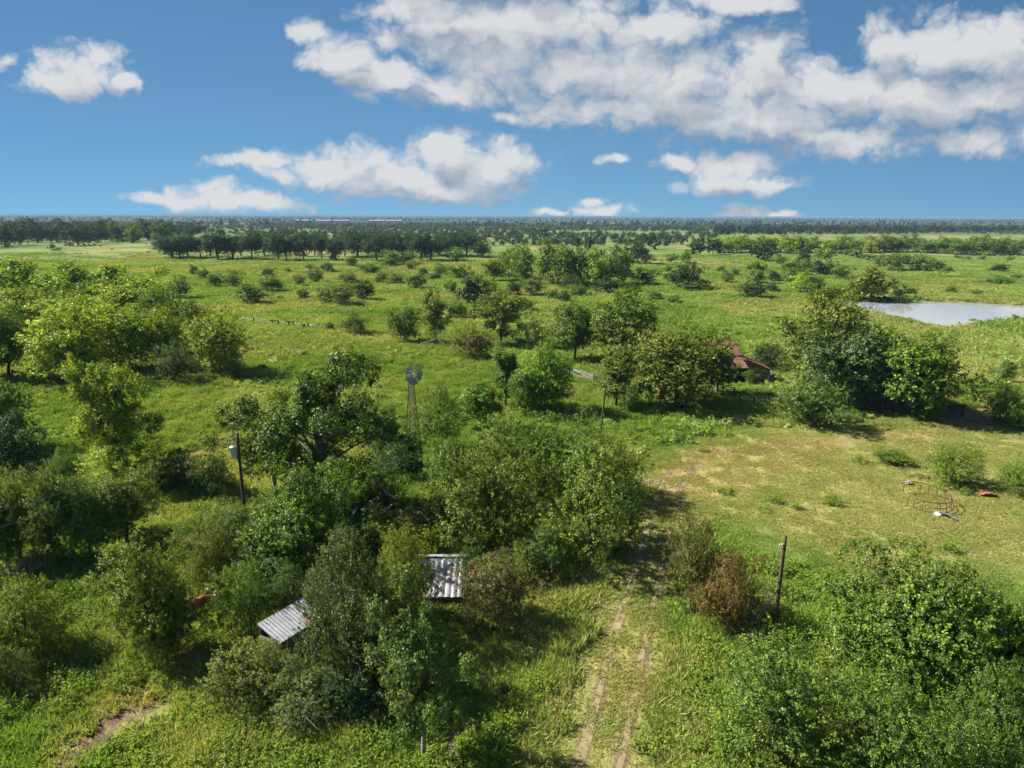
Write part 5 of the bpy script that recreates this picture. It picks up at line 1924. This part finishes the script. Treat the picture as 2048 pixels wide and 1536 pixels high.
def scatter(name, P, rot, scl, idx, dry, protos, label, cat):
    me = bpy.data.meshes.new(name)
    me.vertices.add(len(P))
    me.vertices.foreach_set('co', np.ascontiguousarray(P, dtype=np.float32).ravel())
    for nm_, ty, arr in (('rz', 'FLOAT', rot), ('pick', 'INT', idx), ('dry', 'FLOAT', dry)):
        at = me.attributes.new(nm_, ty, 'POINT')
        at.data.foreach_set('value', np.ascontiguousarray(arr, dtype=np.int32 if ty == 'INT' else np.float32))
    at = me.attributes.new('scl', 'FLOAT_VECTOR', 'POINT')
    at.data.foreach_set('vector', np.ascontiguousarray(scl, dtype=np.float32).ravel())
    o = bpy.data.objects.new(name, me)
    COL.objects.link(o)
    ng = bpy.data.node_groups.new(name + '_nodes', 'GeometryNodeTree')
    ng.interface.new_socket('Geometry', in_out='INPUT', socket_type='NodeSocketGeometry')
    ng.interface.new_socket('Geometry', in_out='OUTPUT', socket_type='NodeSocketGeometry')
    N, K = ng.nodes, ng.links
    gi_, go_ = N.new('NodeGroupInput'), N.new('NodeGroupOutput')
    m2p = N.new('GeometryNodeMeshToPoints')
    K.new(gi_.outputs[0], m2p.inputs[0])
    jn = N.new('GeometryNodeJoinGeometry')
    for p_ in protos:
        oi = N.new('GeometryNodeObjectInfo')
        oi.inputs[0].default_value = p_
        oi.inputs[1].default_value = True
        K.new(oi.outputs['Geometry'], jn.inputs[0])
    iop = N.new('GeometryNodeInstanceOnPoints')
    K.new(m2p.outputs[0], iop.inputs['Points'])
    K.new(jn.outputs[0], iop.inputs['Instance'])
    iop.inputs['Pick Instance'].default_value = True

    def named(nm_, ty):
        q_ = N.new('GeometryNodeInputNamedAttribute')
        q_.data_type = ty
        q_.inputs['Name'].default_value = nm_
        return q_.outputs['Attribute']
    K.new(named('pick', 'INT'), iop.inputs['Instance Index'])
    cx_ = N.new('ShaderNodeCombineXYZ')
    K.new(named('rz', 'FLOAT'), cx_.inputs[2])
    K.new(cx_.outputs[0], iop.inputs['Rotation'])
    K.new(named('scl', 'FLOAT_VECTOR'), iop.inputs['Scale'])
    K.new(iop.outputs[0], go_.inputs[0])
    md = o.modifiers.new('scatter', 'NODES')
    md.node_group = ng
    tag(o, label, cat, kind='stuff')
    return o


def grass_patch(seed, rad_, n, h0, h1, w):
    r = np.random.default_rng(seed)
    tn = max(1, n // 6)
    a, q_ = r.uniform(0, 6.283, tn), rad_ * np.sqrt(r.random(tn))
    base = np.repeat(np.stack([q_ * np.cos(a), q_ * np.sin(a), np.zeros(tn)], 1), 6, 0) + np.append(r.normal(0, 0.06, (tn * 6, 2)), np.full((tn * 6, 1), -0.03), 1)
    th_ = np.repeat(r.uniform(h0, h1, tn), 6) * r.uniform(0.6, 1.1, tn * 6)
    lean = r.normal(0, 0.42, (tn * 6, 2)) * th_[:, None]
    tip = base + np.column_stack([lean, th_])
    sd_ = r.normal(size=(tn * 6, 2))
    sd_ /= np.linalg.norm(sd_, axis=1)[:, None]
    side = np.column_stack([sd_ * w, np.zeros(tn * 6)])
    mid = base * 0.45 + tip * 0.55 + np.column_stack([-lean * 0.12, np.zeros(tn * 6)])
    V = np.stack([base - side, mid + side * 1.2, tip, mid - side * 1.2], 1).reshape(-1, 3)
    tint = np.clip(np.repeat(r.random(tn), 6) * 0.6 + r.random(tn * 6) * 0.4, 0, 1)
    return proto_obj('grass_patch', np_mesh('grass_patch', V, np.arange(4 * tn * 6).reshape(-1, 4), {'tint': np.repeat(tint, 4)}, ['grass_blades']))


def weed_patch(seed, rad_, stems, hgt):
    r = np.random.default_rng(seed)
    a, q_ = r.uniform(0, 6.283, stems), rad_ * np.sqrt(r.random(stems))
    per = 13
    hs = hgt * r.uniform(0.6, 1.15, stems)
    f = np.tile(np.linspace(0.12, 1.0, per), stems)
    hh = np.repeat(hs, per) * f
    lean = np.repeat(r.normal(0, 0.16, (stems, 2)), per, 0) * hh[:, None]
    C = np.column_stack([np.repeat(q_ * np.cos(a), per) + lean[:, 0], np.repeat(q_ * np.sin(a), per) + lean[:, 1], hh])
    wd = (0.13 * (1.1 - f * 0.75))
    C[:, :2] += r.normal(0, 1, (len(C), 2)) * wd[:, None]
    NN = np.column_stack([r.normal(0, 0.6, (len(C), 2)), np.full(len(C), 0.9)])
    V, Q = leaf_quads(C, NN, 0.105 * (1.25 - 0.6 * f) * r.uniform(0.7, 1.3, len(C)), 0.5, r)
    tint = np.clip(0.25 + 0.35 * f + r.normal(0, 0.16, len(C)), 0, 0.98)
    return proto_obj('weed_patch', np_mesh('weed_patch', V, Q, {'tint': np.repeat(tint, 4)}, ['weed_leaf']))


def cone_points(n, r0, r1, half=0.92, seed=1, power=2.0):
    r = np.random.default_rng(seed)
    d = (r.random(n) * (r1 ** power - r0 ** power) + r0 ** power) ** (1 / power)
    u = r.uniform(-half, half, n)
    return np.column_stack([d * u, d])


def place(P, maskp=None, seed=2):
    """drop points that fall on water, ruts or bare mud"""
    r = np.random.default_rng(seed)
    keep = poly_sd(P, POND) < -0.8
    keep &= r.random(len(P)) > bare(P) * np.where(np.minimum(line_d(P, RUT_A), line_d(P, RUT_B)) < 1.2, 1.02, 1.0)
    if maskp is not None:
        keep &= r.random(len(P)) < maskp
    return P[keep]


short = [grass_patch(i, 0.95, 330, 0.10, 0.26, 0.020) for i in range(4)]
tall = [grass_patch(10 + i, 0.95, 300, 0.28, 0.62, 0.026) for i in range(4)]
coarse = [grass_patch(20 + i, 1.9, 300, 0.25, 0.62, 0.055) for i in range(4)]
weeds = [weed_patch(30 + i, 0.75, 20, 0.95) for i in range(4)]

def tussock_patch(seed, rad_, n):
    r = np.random.default_rng(seed)
    C, N_, T_ = [], [], []
    for _ in range(n):
        a, q_ = r.uniform(0, 6.283), rad_ * math.sqrt(r.random())
        w_, h_ = r.uniform(0.3, 0.75), r.uniform(0.3, 0.75)
        d_ = r.normal(size=(34, 3))
        d_[:, 2] = np.abs(d_[:, 2]) + 0.1
        d_ /= np.linalg.norm(d_, axis=1)[:, None]
        C.append(np.array([q_ * math.cos(a), q_ * math.sin(a), 0]) + d_ * np.array([w_, w_, h_]))
        N_.append(d_ + r.normal(0, 0.5, d_.shape))
        T_.append(np.clip(r.random() * 0.6 + r.random(34) * 0.35, 0, 1))
    V, Q = leaf_quads(np.concatenate(C), np.concatenate(N_), r.uniform(0.10, 0.22, 34 * n), 0.5, r)
    return proto_obj('tussock_patch', np_mesh('tussock_patch', V, Q, {'tint': np.repeat(np.concatenate(T_), 4)}, ['grass_blades']))


tuss = [tussock_patch(80 + i, 3.2, 9) for i in range(4)]
P = cone_points(17000, 24, 125, 0.95, 41, 1.75)
P = place(P, None, 42)
dr = dryness(P)
yd = poly_sd(P, YARD)
lane = np.minimum(line_d(P, RUT_A), line_d(P, RUT_B))
is_short = ((yd > -1.5) | (lane < 2.0))
lush = vnoise(P, 0.09, 51, 3)
r = np.random.default_rng(43)


def put_grass(name, P, protos, smin, smax, zamp, seed, label):
    r = np.random.default_rng(seed)
    n = len(P)
    s_ = r.uniform(smin, smax, n)
    zf = (0.25 + 1.6 * vnoise(P, 0.16, seed, 4) ** 1.3) * zamp
    dr = np.clip(dryness(P) * 0.8 + r.normal(0, 0.10, n) + 0.02, 0, 1)
    return scatter(name, np.column_stack([P, terrain(P)]), r.uniform(0, 6.283, n), np.column_stack([s_, s_, s_ * zf]), r.integers(0, len(protos), n), dr, protos, label, 'grass')


put_grass('grass', P[is_short], short, 0.8, 1.25, 0.9, 61, 'short worn grass of the mown yard and lane')
put_grass('grass', P[~is_short], tall, 0.8, 1.3, 1.0, 62, 'knee-high pasture grass around the thicket')
P2 = place(cone_points(15000, 122, 420, 0.95, 45, 1.35), None, 46)
put_grass('grass', P2, coarse, 0.9, 1.7, 1.1, 63, 'rough tufted pasture grass reaching back to the oak row')

P4 = cone_points(15000, 75, 520, 0.95, 58, 1.5)
tm = 0.12 + 0.88 * smooth01((vnoise(P4, 0.03, 73, 4) - 0.40) / 0.16)
tm *= np.where(poly_sd(P4, YARD) > -2, 0.0, 1.0)
put_grass('grass', place(P4, tm, 59), tuss, 0.8, 1.6, 0.95, 64, 'grassy tussocks dotted over the open pasture')

# weeds: dense in the photo's weedy stretches, thin elsewhere, none in the yard
WP = [poly_world(q_) for q_ in ([(120, 1600), (210, 1460), (330, 1390), (460, 1380), (640, 1470), (760, 1500), (800, 1620)],
                                [(1470, 1150), (1520, 1110), (1600, 1130), (1720, 1190), (1730, 1260), (1640, 1310), (1500, 1300), (1440, 1230)],
                                [(0, 1190), (250, 1120), (430, 1100), (400, 1180), (260, 1240), (140, 1300), (0, 1320)],
                                [(310, 1000), (480, 990), (470, 1080), (420, 1140), (330, 1080)],
                                [(780, 690), (1000, 700), (1000, 800), (900, 830), (740, 760), (700, 690)],
                                [(60, 790), (450, 760), (480, 860), (300, 930), (80, 930)],
                                [(1340, 1340), (1420, 1290), (1440, 1400), (1330, 1500), (1310, 1450)])]
P3 = np.concatenate([cone_points(26000, 25, 170, 0.95, 47, 1.7), cone_points(15000, 165, 360, 0.95, 57, 1.5)])
wm_ = np.full(len(P3), 0.05)
for q_ in WP:
    wm_ = np.maximum(wm_, smooth01((poly_sd(P3, q_) + 1.5) / 3) * 0.95)
wm_ = np.maximum(wm_, smooth01((vnoise(P3, 0.085, 71, 3) - 0.53) / 0.12) * 0.6)
wm_ *= np.where(poly_sd(P3, YARD) > 0, 0.05, 1.0)
wm_ *= np.where(np.minimum(line_d(P3, RUT_A), line_d(P3, RUT_B)) < 3.4, 0.02, 1.0)
P3 = place(P3, wm_, 48)
rb_ = np.random.default_rng(77)
bank_pts = []
for i_ in range(len(POND)):
    a_, b_2 = POND[i_], POND[(i_ + 1) % len(POND)]
    e_ = b_2 - a_
    nr_ = np.array([e_[1], -e_[0]]) / np.linalg.norm(e_)
    m_ = int(np.linalg.norm(e_) * 1.6)
    f_ = rb_.random(m_)[:, None]
    bank_pts += [a_ + e_ * f_ + nr_ * rb_.uniform(-4.5, 4.5, m_)[:, None]]
bank_pts = np.concatenate(bank_pts)
sd_b = poly_sd(bank_pts, POND)
P3 = np.concatenate([P3, bank_pts[(sd_b < -0.9) & (sd_b > -4.5) & (vnoise(bank_pts, 0.12, 79, 2) > 0.42)]])
n = len(P3)
r = np.random.default_rng(49)
s_ = r.uniform(0.75, 1.3, n)
scatter('weeds', np.column_stack([P3, terrain(P3)]), r.uniform(0, 6.283, n), np.column_stack([s_, s_, s_ * r.uniform(0.55, 1.1, n)]), r.integers(0, 4, n), np.clip(r.normal(0.1, 0.15, n), 0, 1), weeds, 'bright green leafy weeds growing in patches', 'weeds')

# far scrub and woods
scrub_p, wood_p = [], []
for v_ in range(3):
    c_, t_, _ = make_proto('b', 'X', 10 + v_)
    c2 = c_.copy()
    c2.materials.clear()
    c2.materials.append(MATS['leaf_scrub'])
    scrub_p.append(proto_obj('scrub_bush', c2))
    c_, t_, _ = make_proto('e', 'X', 20 + v_)
    c2 = c_.copy()
    c2.materials.clear()
    c2.materials.append(MATS['leaf_wood'])
    wood_p.append(proto_obj('wood_tree', c2))


def px_of(P):
    """photo column and row of ground points (only to decide which field they lie in)"""
    Q = np.column_stack([P, np.zeros(len(P))]) - np.array([0, 0, CAM_H])
    Cm = np.array(CR.transposed())
    C_ = Q @ Cm.T
    return 1024 + FPX * C_[:, 0] / -C_[:, 2], 768 - FPX * C_[:, 1] / -C_[:, 2]


def mass(name, P, protos, smin, smax, zr_, seed, label, cat):
    r = np.random.default_rng(seed)
    n = len(P)
    s_ = r.uniform(smin, smax, n)
    return scatter(name, np.column_stack([P, terrain(P) - 0.1]), r.uniform(0, 6.283, n), np.column_stack([s_, s_, s_ * r.uniform(*zr_, n)]), r.integers(0, len(protos), n), np.zeros(n), protos, label, cat)


P = cone_points(11500, 500, 2400, 0.95, 81, 1.25)
X_, Y_ = px_of(P)
dn = vnoise(P, 0.006, 91, 3)
ok = ((Y_ < 492) & (X_ > 540) & (X_ < 1450) & (dn > 0.40)) | ((Y_ < 476) & (X_ > 500) & (dn > 0.36)) | ((Y_ < 468) & (dn > 0.5))
ok &= ~((X_ > 1440) & (Y_ > 470))
mass('scrub', P[ok], scrub_p, 0.4, 1.0, (0.7, 1.2), 82, 'grey-green scrub scattered over the far plain', 'scrub')
P = cone_points(8500, 1150, 16000, 0.95, 83, 0.8)
X_, Y_ = px_of(P)
dn = vnoise(P, 0.0021, 93, 3)
ok = ((Y_ < 453) & (dn > 0.45)) | ((Y_ < 442) & (dn > 0.30))
P1 = cone_points(4200, 700, 1500, 0.95, 85, 1.3)
X1, Y1 = px_of(P1)
ok1 = ((X1 < 300 + (480 - Y1) * 2) & (Y1 < 484)) | ((X1 > 1430) & (Y1 < 472 - 0.012 * (X1 - 1430)) & (Y1 > 446))
mass('woodland', np.concatenate([P[ok], P1[ok1]]), wood_p, 0.9, 1.6, (0.8, 1.15), 84, 'dark far woodland reaching to the hazy horizon', 'woodland')

# ------------------------------------------------------------------ haze
hm = bpy.data.materials.new('haze_air')
hm.use_nodes = True
hm.node_tree.nodes.clear()
t = NT(hm.node_tree)
out = t.n.new('ShaderNodeOutputMaterial')
pv = t.n.new('ShaderNodeVolumePrincipled')
pv.inputs['Color'].default_value = (0.25, 0.39, 0.56, 1)
pv.inputs['Density'].default_value = 0.00011
pv.inputs['Anisotropy'].default_value = 0.0
t.l.new(pv.outputs[0], out.inputs['Volume'])
MATS['haze'] = hm
mb = MB()
S_ = 43000.0
zs = (-3.0, 28.4)
vs = [(x_ * S_, y_ * S_, z_) for z_ in zs for x_, y_ in ((-1, -1), (1, -1), (1, 1), (-1, 1))]
mb.add(vs, [(0, 3, 2, 1), (4, 5, 6, 7), (0, 1, 5, 4), (1, 2, 6, 5), (2, 3, 7, 6), (3, 0, 4, 7)])
tag(mb.build('haze', 'haze'), 'thin pale blue haze over the whole plain', 'haze', kind='stuff')

import sys
if '--tree-report' in sys.argv:
    for q_ in trees_made:
        print(q_)
